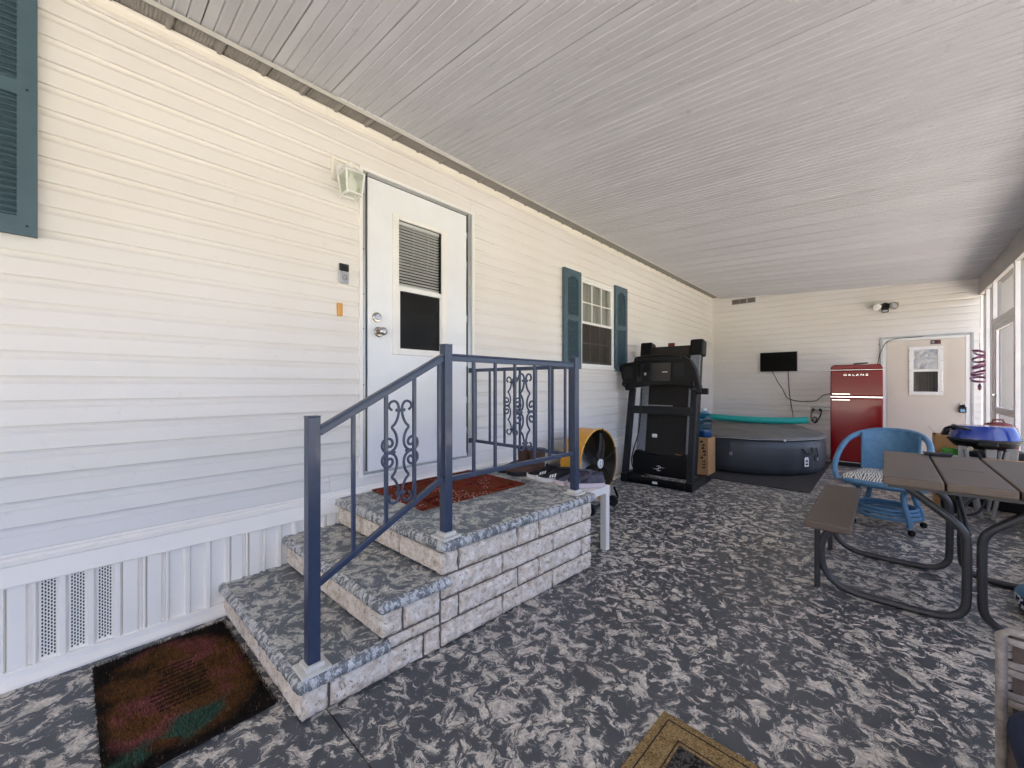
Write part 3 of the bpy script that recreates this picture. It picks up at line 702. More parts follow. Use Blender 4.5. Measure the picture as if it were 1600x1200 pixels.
for x in (-.11, -.02): MB().box(x, x + .035, -.05, -.044, -.012, .03).build('plug', 'black', t, bevel=.004)
cable('fridge_cable', [(1.50, yb, .907), (1.66, yb, .912), (1.72, yb - .05, .97), (1.80, yb - .2, 1.04), (1.95, yb - .3, 1.06)], .006, 'rubber', 'black cable arching from the wall towards the fridge')
cable('looped_cable', [(1.64, yb - .02, .78), (1.60, yb - .03, .70), (1.61, yb - .05, .58), (1.66, yb - .05, .55), (1.69, yb - .04, .62), (1.65, yb - .04, .66), (1.62, yb - .03, .60), (1.66, yb - .03, .52), (1.73, yb - .03, .66), (1.75, yb - .03, .77)], .008, 'rubber', 'looped black cables hanging under the grey power strip')

# ------------------------------------------------------------------ roof
def rz_(x): return 2.906 - .0605 * x
roof = thing('carport_roof', (1.9, 3, 2.9), 'grey white ribbed pan ceiling over the carport', 'roof', world=True)
PW = .302
def pan_mesh():
    n = 6; rw = PW / n; pr = []
    for i in range(n):
        o = i * rw
        if i == 0: pr += [(o + .003, .014), (o + .0042, 0), (o + .012, 0)]
        else: pr += [(o - .0005, .0075), (o + .0018, -.0062), (o + .0072, -.0062), (o + .0098, .0)]
        pr += [(o + rw - .003, 0)]
    pr[-1] = (PW - .0022, 0); pr.append((PW - .0015, .012))
    up = [(p[0], .016) for p in (pr[-1], pr[0])]
    xa, xb = .16, 3.60
    mb = MB(); m_ = len(pr)
    vs = [(xa, q, rz_(xa) + h) for q, h in pr] + [(xb, q, rz_(xb) + h) for q, h in pr]
    mb.add(vs, [(i, i + 1, m_ + i + 1, m_ + i) for i in range(m_ - 1)])
    return mb.mesh('roof_pan', 'ceiling')
pm = pan_mesh()
y = .375 - PW * 17
while y < BW + .1:
    p = put('roof_pan', pm, roof); p.location.y = y; y += PW
Y0r, Y1r = -9.6, BW + .25  # deck runs on unseen behind the camera to narrow the light's opening
MB().add([(-.5, Y0r, 3.02), (3.95, Y0r, 2.76), (3.95, Y1r, 2.76), (-.5, Y1r, 3.02), (-.5, Y0r, 2.98), (3.95, Y0r, 2.72), (3.95, Y1r, 2.72), (-.5, Y1r, 2.98)],
         [(0, 1, 2, 3), (7, 6, 5, 4), (0, 4, 5, 1), (1, 5, 6, 2), (2, 6, 7, 3), (3, 7, 4, 0)]).build('roof_deck', 'beam', roof)
MB().prism([(.145, 2.903), (.166, 2.886), (.198, 2.886), (.198, 2.889), (.172, 2.8896), (.172, 2.98), (.145, 2.98)], lambda p: (p[0], Y0r, p[1]), lambda p: (p[0], BW, p[1])).build('hanger_channel', 'channel', roof, bevel=.0015)
MB().tube([(.198, 1.02, 2.889), (.2, 1.2, 2.892), (.199, 1.6, 2.8895), (.1985, 2.0, 2.8895)], .0028, 6).tube([(.199, 2.0, 2.889), (.206, 2.02, 2.884), (.202, 2.05, 2.889), (.197, 2.03, 2.895)], .003, 6).build('caulk_bead', 'white', roof)
# eave soffit between frieze and channel: dark ribbed pieces
sm_ = MB()
x = 0.
pr = []
L_ = .20
for i in range(11): pr += [(i * .0145, 0), (i * .0145 + .006, .003), (i * .0145 + .0085, .003)]
pr += [(.166, 0), (.172, -.012), (.186, -.012), (.192, .006), (.2, .006)]
m_ = len(pr); vs = [(.018, q, 2.919 + h) for q, h in pr] + [(.147, q, 2.912 + h) for q, h in pr]
sm_.add(vs, [(i, i + 1, m_ + i + 1, m_ + i) for i in range(m_ - 1)])
sme = sm_.mesh('soffit_piece', 'soffit')
y = -2.9
while y < BW - .2:
    p = put('soffit_piece', sme, roof); p.location.y = y; y += L_
MB().box(-.1, .16, -4.8, BW, 2.945, 2.975).build('soffit_backing', 'hole', roof)
MB().box(3.50, 3.60, Y0r, BW + .02, 2.455, 2.697).build('side_beam', 'beam', roof, bevel=.003)

# ------------------------------------------------------------------ screen wall
sw = thing('screen_wall', (3.54, 3, 0), 'white framed screen wall along the right side', 'screen wall', world=True)
def post(y, wy=.05, x0=3.505, x1=3.575): MB().box(x0, x1, y, y + wy, 0, 2.455).build('post', 'frame_white', sw, bevel=.003)
for y in (8.10, 7.62, 6.46, 5.2, 3.95, 2.7, 1.45, .2, -1.05, -2.3, -3.55, -4.75, -6.4, -8.0, -9.6): post(y, .05 if y > 7 else .075)
ys = [-9.6, -8.0, -6.4, -4.75, -3.55, -2.3, -1.05, .2, 1.45, 2.7, 3.95, 5.2, 6.46]
for a, b in zip(ys[:-1], ys[1:]):
    MB().box(3.51, 3.57, a + .076, b - .001, .40, .45).build('rail', 'frame_white', sw, bevel=.003)
    MB().box(3.535, 3.545, a + .076, b - .001, .02, .40).build('kick_panel', 'frame_white', sw)
    MB().add([(3.54, a + .075, .45), (3.54, b, .45), (3.54, b, 2.455), (3.54, a + .075, 2.455)], [(0, 1, 2, 3)]).build('screen', 'screen', sw)
MB().add([(3.54, 8.15, .0), (3.54, BW, .0), (3.54, BW, 2.455), (3.54, 8.15, 2.455)], [(0, 1, 2, 3)]).build('screen', 'screen', sw)
MB().add([(3.54, 7.67, .0), (3.54, 8.10, .0), (3.54, 8.10, 2.455), (3.54, 7.67, 2.455)], [(0, 1, 2, 3)]).build('screen', 'screen', sw)
MB().box(3.51, 3.57, 6.536, 7.619, 1.93, 2.0).build('transom', 'frame_white', sw, bevel=.003)
MB().add([(3.54, 6.536, 2.0), (3.54, 7.62, 2.0), (3.54, 7.62, 2.455), (3.54, 6.536, 2.455)], [(0, 1, 2, 3)]).build('screen', 'screen', sw)
dd = MB().box(3.52, 3.56, 6.545, 6.61, .03, 1.92).box(3.52, 3.56, 7.545, 7.61, .03, 1.92).box(3.52, 3.56, 6.61, 7.545, 1.86, 1.92).box(3.52, 3.56, 6.61, 7.545, .03, .25).box(3.52, 3.56, 6.61, 7.545, .85, .93).build('screen_door', 'frame_white', sw, bevel=.003)
MB().add([(3.541, 6.61, .25), (3.541, 7.545, .25), (3.541, 7.545, 1.86), (3.541, 6.61, 1.86)], [(0, 1, 2, 3)]).build('mesh', 'screen', dd)
MB().tube([(3.52, 7.5, 1.08), (3.49, 7.5, 1.08), (3.485, 7.44, 1.08)], .009, 8).build('handle', 'chrome', dd)

# ------------------------------------------------------------------ steps
steps = thing('porch_steps', (.55, 1.4, 0), 'pale split brick steps with mottled grey treads', 'steps', world=True)
def sx_(x, y): return x * (1.044 + .052 * (y - .514)) / 1.044
def skw(x, y, z): return (sx_(x, y), y + .02 * x, z)
FX = 1.044           # nominal outer face
def rock_brick(axis, a0, a1, z0, z1, face, seed, amp=.010):
    """split face brick. axis 'Y': runs along Y on the outer side; 'X': runs along X on a riser."""
    g = .0072; a0 += g; a1 -= g; z0 += g; z1 -= g
    nu = max(3, int((a1 - a0) / .013)); nv = max(3, int((z1 - z0) / .013)); mb = MB()
    def P(u, v, dpt):
        a = a0 + u * (a1 - a0); z = z0 + v * (z1 - z0)
        e = min(u * (a1 - a0), (1 - u) * (a1 - a0), v * (z1 - z0), (1 - v) * (z1 - z0)); k_ = min(1., .45 + e / .009)
        dd_ = face + k_ * (amp * .75 + amp * 1.1 * noise.fractal(Vector((a * 52 + seed, z * 26 + a * 12, seed * 1.7)), .6, 2.1, 3)) if dpt else face - .03
        if axis == 'Y': return skw(dd_, a, z)
        return skw(a, 2 * face - dd_ if dpt else face + .03, z)
    mb.grid(lambda u, v: P(u, v, True), nu, nv)
    ring = [(i, 0) for i in range(nu + 1)] + [(nu, j) for j in range(1, nv + 1)] + [(i, nv) for i in range(nu - 1, -1, -1)] + [(0, j) for j in range(nv - 1, 0, -1)]
    fidx = [j * (nu + 1) + i for i, j in ring]; o = len(mb.v)
    mb.v += [P(i / nu, j / nv, False) for i, j in ring]; m_ = len(ring)
    mb.f += [(fidx[i], o + i, o + (i + 1) % m_, fidx[(i + 1) % m_]) for i in range(m_)]
    return mb.build('brick', 'brick', steps, smooth=75)
def core(y0, y1, z1):
    c = .016
    pts = [skw(.0, y0 + c, 0), skw(FX - c + .004, y0 + c, 0), skw(FX - c + .004, y1, 0), skw(.0, y1, 0)]
    return MB().add(pts + [(p[0], p[1], z1) for p in pts], [(3, 2, 1, 0), (4, 5, 6, 7), (0, 1, 5, 4), (1, 2, 6, 5), (2, 3, 7, 6), (3, 0, 4, 7)]).build('mortar', 'mortar', steps)
F1, F2, F3, YE = .500, .800, 1.095, 2.26
core(F1, F2 + .05, .110); core(F2, F3 + .05, .272); core(F3, YE, .433)
C = .108
S = FX - .008
sd = 0
rows = [(0, C, [1.088, 1.47, 1.87, YE]), (C, 2 * C, [1.088, 1.19, 1.585, 1.75, 2.155, YE]), (2 * C, 3 * C, [1.088, 1.47, 1.875, YE]), (3 * C, 4 * C, [1.088, 1.187, 1.58, 1.755, 2.16, YE]),
        (0, C, [F1, .60, 1.0, 1.088]), (C, 1.5 * C, [F2, 1.088]), (1.5 * C, 2.5 * C, [F2, .90, 1.088])]
for z0, z1, ys in rows:
    for a, b in zip(ys[:-1], ys[1:]):
        rock_brick('Y', a, b, z0, z1, S, sd * 3.7 + 1, .0135); sd += 1
for z0, z1, face, xs in [(0, C, F1 + .008, [.0, .298, .579, .80, FX - .012]), (1.5 * C, 2.5 * C, F2 + .008, [.0, .25, .67, FX - .012]), (C, 1.5 * C, F2 + .008, [0, .4, FX - .012]), (3 * C, 4 * C, F3 + .008, [0, .29, .69, FX - .012]), (2.5 * C, 3 * C, F3 + .008, [0, .5, FX - .012])]:
    for a, b in zip(xs[:-1], xs[1:]):
        rock_brick('X', a, b, z0, z1, face, sd * 2.3, .0055); sd += 1
def tread(y0, y1, z0, z1, name):
    """slab with a rough rounded front and outer edge"""
    ov = .026; X1 = FX + ov; yf = y0 - .018; r = (z1 - z0) / 2
    nx, ny = 46, max(10, int((y1 - yf) / .022))
    xs = [0 + (X1 - r) * i / nx for i in range(nx + 1)]; yl = [yf + r + (y1 - yf - r) * j / ny for j in range(ny + 1)]
    mb = MB()
    def nzv(p, s=.004): return s * noise.noise(Vector(p) * 42) + s * .8 * noise.noise(Vector(p) * 95)
    mb.add([skw(x, y, z1) for y in yl for x in xs], [(j * (nx + 1) + i, j * (nx + 1) + i + 1, (j + 1) * (nx + 1) + i + 1, (j + 1) * (nx + 1) + i) for j in range(ny) for i in range(nx)])
    top = mb.build(name, 'tread', steps, smooth=40)
    # nosing swept round front edge, corner and outer side
    path = [(x, yf + r, 0, -1) for x in xs] + [(X1 - r, yf + r, math.sin(R(a)), -math.cos(R(a))) for a in (22, 45, 68)] + [(X1 - r, y, 1, 0) for y in yl]
    K = 9; vs = []
    for (x, y, dx, dy) in path:
        for q in range(K + 1):
            a = math.pi / 2 - math.pi * q / K
            rr = r * math.cos(a); h = r * math.sin(a)
            p = Vector((x + dx * rr, y + dy * rr, z0 + r + h)); k_ = nzv(p, .0055) * (math.cos(a) ** .5 if q not in (0, K) else 0)
            p += Vector((dx, dy, .0)) * k_
            vs.append(skw(*p))
    n_ = len(path)
    nb = MB().add(vs, [(i * (K + 1) + q, i * (K + 1) + q + 1, (i + 1) * (K + 1) + q + 1, (i + 1) * (K + 1) + q) for i in range(n_ - 1) for q in range(K)])
    nb.add([skw(0, yf + r, z0), skw(X1 - r, yf + r, z0), skw(X1 - r, y1, z0), skw(0, y1, z0)], [(3, 2, 1, 0)])
    if name == 'landing': nb.add([skw(0, y1, z0), skw(X1 - r, y1, z0), skw(X1 - r, y1, z1), skw(0, y1, z1)], [(0, 1, 2, 3)])
    nb.build('nosing', 'nosing', top, smooth=70)
tread(F1, F2 + .03, C + .001, .160, 'tread')
tread(F2, F3 + .03, 2.5 * C + .001, .322, 'tread')
tread(F3, YE + .01, 4 * C + .001, .486, 'landing')

# ------------------------------------------------------------------ railing
rail = thing('railing', (1.03, 1.4, .16), 'slate blue iron stair railing with scroll panels on the brick steps', 'railing', world=True)
PS = .044
posts = [(1.008, .575, .160, 1.082), (1.033, 1.168, .486, 1.386), (1.052, 2.205, .486, 1.376)]
for x, y, z0, z1 in posts:
    p = MB().box(x - PS / 2, x + PS / 2, y - PS / 2, y + PS / 2, z0 + .02, z1).build('post', 'rail', rail, bevel=.003)
    MB().box(x - .052, x + .052, y - .052, y + .052, z0 - .003, z0 + .009).box(x - .034, x + .034, y - .034, y + .034, z0 + .009, z0 + .026).build('base_plate', 'plate', p, bevel=.003)
    MB().box(x - PS / 2 - .001, x + PS / 2 + .001, y - PS / 2 - .001, y + PS / 2 + .001, z1, z1 + .004).build('cap', 'rail', p, bevel=.001)
def rl(a, b, wx=.026, wz=.026): return MB().bar(a, b, wx, wz).build('rail', 'rail', rail, bevel=.003)
h = PS / 2
(p1, p2, p3) = posts
def lip(a, b):      # cap strip on the handrail
    MB().bar(Vector(a) + Vector((0, 0, .017)), Vector(b) + Vector((0, 0, .017)), .036, .010).build('handrail_cap', 'rail', rail, bevel=.004)
A, B = (p1[0], p1[1] + h, 1.022), (p2[0], p2[1] - h, 1.322); rl(A, B); lip(A, B)
C1, D1 = (p1[0], p1[1] + h, .462), (p2[0], p2[1] - h, .762); rl(C1, D1, .022, .024)
E_, F_ = (p2[0], p2[1] + h, 1.325), (p3[0], p3[1] - h, 1.325); rl(E_, F_); lip(E_, F_)
G_, H_ = (p2[0], p2[1] + h, .752), (p3[0], p3[1] - h, .752); rl(G_, H_, .022, .024)
YEr = 2.205
I_, J_ = (p3[0] - h, YEr, 1.318), (.035, YEr, 1.318); rl(I_, J_, .022, .026)
K_, L1 = (p3[0] - h, YEr, .738), (.035, YEr, .738); rl(K_, L1, .022, .024)
for z in (1.318, .738): MB().box(.016, .036, YEr - .022, YEr + .022, z - .02, z + .02).build('wall_bracket', 'rail', rail, bevel=.002)
def bal(x, y, z0, z1): MB().box(x - .0068, x + .0068, y - .0068, y + .0068, z0, z1).build('baluster', 'rail', rail)
for y in (.727, .865, .998, 1.128):
    tt = (y - A[1]) / (B[1] - A[1]); bal(A[0] + tt * (B[0] - A[0]), y, C1[2] + tt * .30, A[2] + tt * .30)
for y in (1.339, 1.487, 1.637, 1.803, 1.943, 2.102):
    tt = (y - E_[1]) / (F_[1] - E_[1]); bal(E_[0] + tt * (F_[0] - E_[0]), y, .752, 1.325)
for x in (.081, .248, .411, .569, .723, .871, 1.015): bal(x, YEr, .738, 1.318)
def scroll_panel(at):
    half = [(600, 592), (622, 575), (628, 548), (612, 520), (578, 510), (550, 528), (538, 560), (536, 600), (544, 655), (568, 712), (606, 745), (576, 778), (556, 828), (552, 888), (572, 938), (612, 962)]
    cs = [(612, 962), (652, 960), (682, 935), (690, 895), (676, 856), (640, 836), (604, 850), (590, 884), (604, 912), (632, 912), (642, 894)]
    for sgx in (1, -1):
        for sgz in (1, -1):
            for pts in (half, cs):
                w_ = smoothpath([at((q[0] - 522) * .00052 * sgx, (965 - q[1]) * .00048 * sgz) for q in pts], 2)
                MB().tube(w_, .0058, 7).build('scroll', 'rail', rail, smooth=60)
        MB().bar(at(sgx * (570 - 522) * .00052, 0), at(sgx * (665 - 522) * .00052, 0), .016, .012).build('collar', 'rail', rail, bevel=.004)
    for sgz in (1, -1):
        MB().bar(at(-.022, sgz * .178), at(.022, sgz * .178), .015, .014).build('collar', 'rail', rail, bevel=.004)
scroll_panel(lambda a, z: (1.022, .932 + a, .913 + z))
scroll_panel(lambda a, z: (1.043, 1.722 + a, 1.044 + z))
scroll_panel(lambda a, z: (.490 + a, YEr, 1.040 + z))

# ------------------------------------------------------------------ small wall things
t = thing('wall_lantern', (.016, 1.143, 2.36), 'white square glass lantern beside the entry door', 'lantern')
f = MB()
for q in ((-.089, -.073, .12, .262), (.073, .089, .12, .262), (-.073, .073, .12, .134), (-.073, .073, .248, .262)): f.box(.0, .022, *q)
f.box(.0, .010, -.073, .073, .134, .248).build('mount_block', 'trim', t, bevel=.003)
Rx = Matrix.Rotation(R(90), 4, 'Y')
MB().lathe([(.052, 0), (.052, .012), (.036, .022), (.016, .028), (.014, .05), (0, .05)], 24, Matrix.Translation((.01, -.012, .190)) @ Rx).build('canopy', 'white', t, smooth=35)
cx_, cy_ = .118, -.012; z0, z1, w0, w1 = .012, .138, .046, .056
cage = MB()
for sa in (-1, 1):
    for sb in (-1, 1): cage.bar((cx_ + sa * w0, cy_ + sb * w0, z0), (cx_ + sa * w1, cy_ + sb * w1, z1), .009, .009, up=(1, 0.01, 0))
for z, w_ in ((z0, w0), (z1, w1)):
    for sa in (-1, 1):
        cage.bar((cx_ - w_, cy_ + sa * w_, z), (cx_ + w_, cy_ + sa * w_, z), .008, .008); cage.bar((cx_ + sa * w_, cy_ - w_, z), (cx_ + sa * w_, cy_ + w_, z), .008, .008)
cage.build('cage', 'white', t)
for sa in (-1, 1):
    for sb in (-1, 1): MB().lathe([(.004, -.014), (.007, -.008), (.005, 0)], 10, Matrix.Translation((cx_ + sa * w0, cy_ + sb * w0, z0))).build('finial', 'white', t)
roofl = MB().lathe([(.075, 0), (.06, .018), (.03, .028), (.012, .032), (.012, .045), (.0, .048)], 20, Matrix.Translation((cx_, cy_, z1))); roofl.build('lantern_roof', 'white', t, smooth=35)
MB().tube([(.04, cy_, .19), (.07, cy_, .215), (.118, cy_, .205), (.118, cy_, .18)], .008, 8).build('arm', 'white', t, smooth=40)
for sa in (-1, 1):
    MB().add([(cx_ + sa * w0, cy_ - w0, z0), (cx_ + sa * w0, cy_ + w0, z0), (cx_ + sa * w1, cy_ + w1, z1), (cx_ + sa * w1, cy_ - w1, z1)], [(0, 1, 2, 3)]).build('glass_panel', 'lampglass', t)
    MB().add([(cx_ - w0, cy_ + sa * w0, z0), (cx_ + w0, cy_ + sa * w0, z0), (cx_ + w1, cy_ + sa * w1, z1), (cx_ - w1, cy_ + sa * w1, z1)], [(0, 1, 2, 3)]).build('glass_panel', 'lampglass', t)
MB().lathe([(.0, .02), (.022, .028), (.032, .055), (.034, .085), (.026, .11), (.016, .125), (.016, .138)], 20, Matrix.Translation((cx_, cy_, 0))).build('bulb', 'white', t, smooth=50)

t = thing('doorbell', (.0155, 1.13, 1.842), 'black and silver video doorbell left of the door', 'doorbell')
MB().box(0, .022, -.032, .032, 0, .126).build('base', 'stickergrey', t, bevel=.005)
MB().box(.0, .026, -.031, .031, .076, .1255).build('camera_cover', 'blackgloss', t, bevel=.006)
MB().box(.0, .0255, -.031, .031, .001, .0755).build('faceplate', simple('silver', 'b9bcc2', .3, metal=.8), t, bevel=.006)
MB().lathe([(.017, 0), (.017, .003), (.013, .003), (.013, .001), (.011, .0025), (0, .003)], 28, Matrix.Translation((.0255, .002, .037)) @ Rx).build('button', 'nickel', t, smooth=30)
MB().lathe([(.009, 0), (.007, .003), (0, .003)], 20, Matrix.Translation((.026, .002, .10)) @ Rx).build('lens', 'darkgrey', t, smooth=30)
t = MB().box(.0, .020, -.016, .016, 0, .082).build('wood_block', 'wood', bevel=.002); t.location = (.0145, 1.107, 1.634); tag(t, 'small bare wood block stuck on the siding below the doorbell', 'wood block')

# ------------------------------------------------------------------ mats
def fibres(parent, w_, d_, z, n, mat, lo=.008, hi=.018, seed=1):
    r = random.Random(seed); vs = []; fs = []
    for i in range(n):
        x, y = r.uniform(-w_ / 2, w_ / 2), r.uniform(-d_ / 2, d_ / 2); a = r.uniform(0, 6.28); L = r.uniform(lo, hi); ti = r.uniform(.2, 1.0)
        dx, dy = math.cos(a), math.sin(a); wd = .0015
        o = len(vs); vs += [(x - dy * wd, y + dx * wd, z), (x + dy * wd, y - dx * wd, z), (x + dx * L * ti, y + dy * L * ti, z + L * (1.1 - ti * .7))]
        fs.append((o, o + 1, o + 2))
    me = bpy.data.meshes.new('pile'); me.from_pydata(vs, [], fs); me.update(); me.materials.append(M[mat])
    o = put('pile', me, parent); o['kind'] = 'stuff'; return o
t = thing('doormat', (.498, .262, 0), 'shaggy dark coir doormat with faded rust and green pattern', 'doormat', rz=R(1))
MB().box(-.385, .385, -.228, .222, .0015, .012).build('backing', 'coir', t, bevel=.004)
fibres(t, .78, .46, .010, 26000, 'coir')
t = thing('doormat', (.335, 1.745, .486), 'red brown floral doormat on the landing', 'doormat', rz=R(-1.5))
MB().box(-.31, .315, -.43, .425, .0, .010).build('backing', 'redmat', t, bevel=.004)
fibres(t, .63, .86, .008, 14000, 'redmat', .004, .009, 4)
t = thing('jute_rug', (2.1, 1.1, 0), 'tan jute rug with grey centre cut by the bottom edge', 'rug')
t.location = (1.955, 1.452, 0); t.rotation_euler = (0, 0, R(-2))
MB().box(0, .62, -.92, 0, .002, .008).build('border', 'jute', t, bevel=.003)
MB().box(.10, .52, -.82, -.105, .0085, .0095).build('centre_field', 'jute_grey', t)
for a in (.028, .088):
    MB().box(a, .62 - a, -a - .004, -a, .008, .0092).build('stripe', 'ink', t); MB().box(a, a + .004, -.92 + a, -a - .004, .008, .0091).build('stripe', 'ink', t)

# ------------------------------------------------------------------ white bench and shoes
BZ = .468
t = thing('shoe_bench', (.62, 2.46, 0), 'white low bench at the far end of the landing', 'bench')
MB().box(-.50, .455, -.165, .165, BZ - .052, BZ).build('top', 'bench', t, bevel=.003)
for x in (-.498, .405):
    for y in (-.163, .115): MB().box(x, x + .048, y, y + .048, 0, BZ - .052).build('leg', 'bench', t, bevel=.002)
def shoe(loc, rz, label, up, sole, group, tall=False, mark=None, nm='sneaker'):
    t = thing(nm, loc, label, nm, rz=rz, group=group)
    # stations along length: x, half width, sole z, top z
    st = [(-.135, .020, .03, .05 if not tall else .06), (-.130, .030, .03, .088), (-.105, .036, .026, .098), (-.07, .037, .024, .092), (-.035, .037, .024, .096), (0, .038, .023, .088), (.035, .042, .021, .068), (.075, .045, .020, .056), (.105, .041, .022, .050), (.128, .026, .026, .042), (.136, .012, .03, .036)]
    mb = MB(); K = 12; vs = []
    for x, hw, zs, zt in st:
        for q in range(K + 1):
            a = math.pi * q / K; c = math.cos(a); s = math.sin(a)
            vs.append((x, hw * math.copysign(abs(c) ** .7, c), zs + (zt - zs) * s ** .75))
    n_ = len(st); mb.add(vs, [(i * (K + 1) + q, i * (K + 1) + q + 1, (i + 1) * (K + 1) + q + 1, (i + 1) * (K + 1) + q) for i in range(n_ - 1) for q in range(K)])
    mb.add([vs[i] for i in range(K + 1)], [tuple(range(K + 1))]); mb.add([vs[(n_ - 1) * (K + 1) + i] for i in range(K + 1)], [tuple(range(K + 1))])
    mb.build('upper', up, t, smooth=60)
    ol = [(x, hw + .004) for x, hw, _, _ in st]; poly = ol + [(x, -hw) for x, hw in ol[::-1]]
    so_ = MB(); m_ = len(poly)
    def sz(x): return .004 + .012 * max(0, (x - .07) / .066) ** 2
    vs = [(x, y, sz(x)) for x, y in poly] + [(x * 1.01, y * 1.03, sz(x) + .029) for x, y in poly]
    so_.add(vs, [tuple(range(m_))[::-1], tuple(range(m_, 2 * m_))] + [(i, (i + 1) % m_, m_ + (i + 1) % m_, m_ + i) for i in range(m_)])
    so_.build('sole', sole, t, smooth=50)
    if tall:
        MB().lathe([(.040, .07), (.043, .12), (.045, .18), (.047, .205), (.043, .205), (.040, .12)], 20, Matrix.Translation((-.085, 0, 0)) @ Matrix.Diagonal((1.25, 1, 1, 1)), caps=False).build('shaft', up, t, smooth=50)
        MB().lathe([(.04, .19), (0, .189)], 20, Matrix.Translation((-.085, 0, 0)) @ Matrix.Diagonal((1.25, 1, 1, 1)), caps=False).build('lining', 'sole', t)
    else:
        MB().lathe([(.022, .096), (.031, .104), (.033, .100), (.028, .094)], 18, Matrix.Translation((-.082, 0, 0)) @ Matrix.Diagonal((1.5, 1, 1, 1)), caps=False).build('collar', up, t, smooth=50)
        MB().lathe([(.029, .0985), (.01, .097)], 18, Matrix.Translation((-.082, 0, 0)) @ Matrix.Diagonal((1.5, 1, 1, 1))).build('opening', 'rubber', t)
        MB().box(-.04, -.015, -.022, .022, .085, .118).build('tongue', up, t, bevel=.008)
        for i in range(4):
            x = -.012 + i * .016; z = .092 - .0115 * i
            MB().tube([(x, -.024, z - .012), (x + .002, -.01, z + .004), (x + .004, .01, z + .004), (x + .002, .024, z - .012)], .0028, 6).build('lace', 'purple' if up == 'shoepurple' else 'darkgrey', t)
    if mark:
        for sy in (1, -1):
            q = MB()
            for i in range(3): q.add([(.0 + i * .018, sy * (.0405 + .001 * i), .040), (.012 + i * .018, sy * (.0415 + .001 * i), .040), (.002 + i * .018, sy * .0345, .066 - i * .004), (-.01 + i * .018, sy * .0335, .067 - i * .004)], [(0, 1, 2, 3)])
            q.build('side_mark', mark, t)
    return t
aB = math.atan2(-.75, -.66)
shoe((.60, 2.455, BZ), aB, 'black sneaker with white sole beside the brown boots', 'shoeblack', 'sole', 'shoes on the white bench', mark='sole')
shoe((.715, 2.435, BZ), aB - .05, 'black sneaker with white sole next to the purple sneakers', 'shoeblack', 'sole', 'shoes on the white bench', mark='sole')
shoe((.862, 2.45, BZ), aB + .1, 'grey purple running shoe next to the black sneakers', 'shoepurple', 'lavsole', 'shoes on the white bench', mark='shoeblack')
shoe((.975, 2.455, BZ), aB - .02, 'grey purple running shoe behind the far railing post', 'shoepurple', 'lavsole', 'shoes on the white bench', mark='shoeblack')
for i, (x, lb) in enumerate(((.27, 'brown leather boot nearest the house wall on the bench'), (.42, 'brown leather boot beside the black sneakers'))):
    q = shoe((x, 2.46 - .02 * i, BZ), aB, lb, 'boot', 'rubber', 'shoes on the white bench', tall=True, nm='boot'); q.scale = (1.15, 1.15, 1.05)

# ------------------------------------------------------------------ drum fan (faces +X)
t = thing('drum_fan', (.5, 3.44, 0), 'yellow drum fan on wheels beside the house wall', 'fan')
fz, FR = .43, .335
TF = Matrix.Translation((0, 0, fz)) @ Rx
MB().lathe([(FR - .008, -.225), (FR, -.22), (FR, -.01), (FR + .006, 0), (FR - .004, .004), (FR - .008, -.006)], 64, TF, caps=False).build('drum', 'yellow', t, smooth=40)
MB().lathe([(FR - .0085, -.005), (FR - .0085, -.218), (.0, -.219)], 64, TF, caps=False).build('shaded_liner', 'yellow_shaded', t)  # liner coloured dark to stand for shade inside the drum
gr = MB()
for i in range(6):
    a = R(20 + i * 60)
    gr.tube([(.012, .05 * math.cos(a), fz + .05 * math.sin(a)), (.018, .18 * math.cos(a), fz + .18 * math.sin(a)), (.004, (FR + .008) * math.cos(a), fz + (FR + .008) * math.sin(a))], .0050, 6)
gr.build('grille_spoke', 'black', t)
rings = MB()
for i in range(16):
    r_ = .06 + i * .0165; rings.tube([(.010 + .006 * math.sin(r_ / FR * 3), r_ * math.cos(q * math.pi / 20), fz + r_ * math.sin(q * math.pi / 20)) for q in range(40)],   .0026, 4, closed=True)
rg = rings.build('grille_ring', 'black', t); rg['kind'] = 'stuff'
MB().lathe([(.048, .008), (.046, .020), (.02, .024), (0, .024)], 28, TF).build('hub_badge', 'white', t, smooth=35)
MB().tube([(.0246, .024 * math.cos(q * math.pi / 12), fz + .024 * math.sin(q * math.pi / 12)) for q in range(24)], .0025, 5, closed=True).build('hub_ring', 'darkgrey', t)
MB().lathe([(.09, -.215), (.09, -.13), (.06, -.10), (.0, -.10)], 28, TF).build('motor', 'black', t, smooth=35)
for i in range(3):
    a0 = R(35 + i * 120)
    def bl(u, v, a0=a0):
        r_ = .07 + u * .235; a = a0 + (v - .5) * 1.25 * (.75 + .35 * u)
        return (-.085 + (v - .5) * .085, r_ * math.cos(a), fz + r_ * math.sin(a))
    MB().grid(bl, 6, 6).build('blade', 'blade', t, smooth=60)
MB().tube([(.03, -.24, .16), (.05, -.28, .05), (.05, .28, .05), (.03, .24, .16)], .012, 8).tube([(-.27, -.24, .16), (-.29, -.28, .05), (-.29, .28, .05), (-.27, .24, .16)], .012, 8).build('stand', 'black', t, smooth=40)
for sx in (.07, -.3):
    for sy in (-.27, .14):
        MB().lathe([(.030, -.016), (.052, -.014), (.052, .014), (.030, .016)], 24, Matrix.Translation((sx, sy, .052)) @ Matrix.Rotation(R(90), 4, 'X')).build('wheel', 'rubber', t, smooth=35)
MB().tube(smoothpath([(.03, -.12, .11), (.05, .0, .075), (.04, .12, .10), (.02, .2, .17)], 2), .006, 6).build('power_cord', 'cord_white', t, smooth=60)

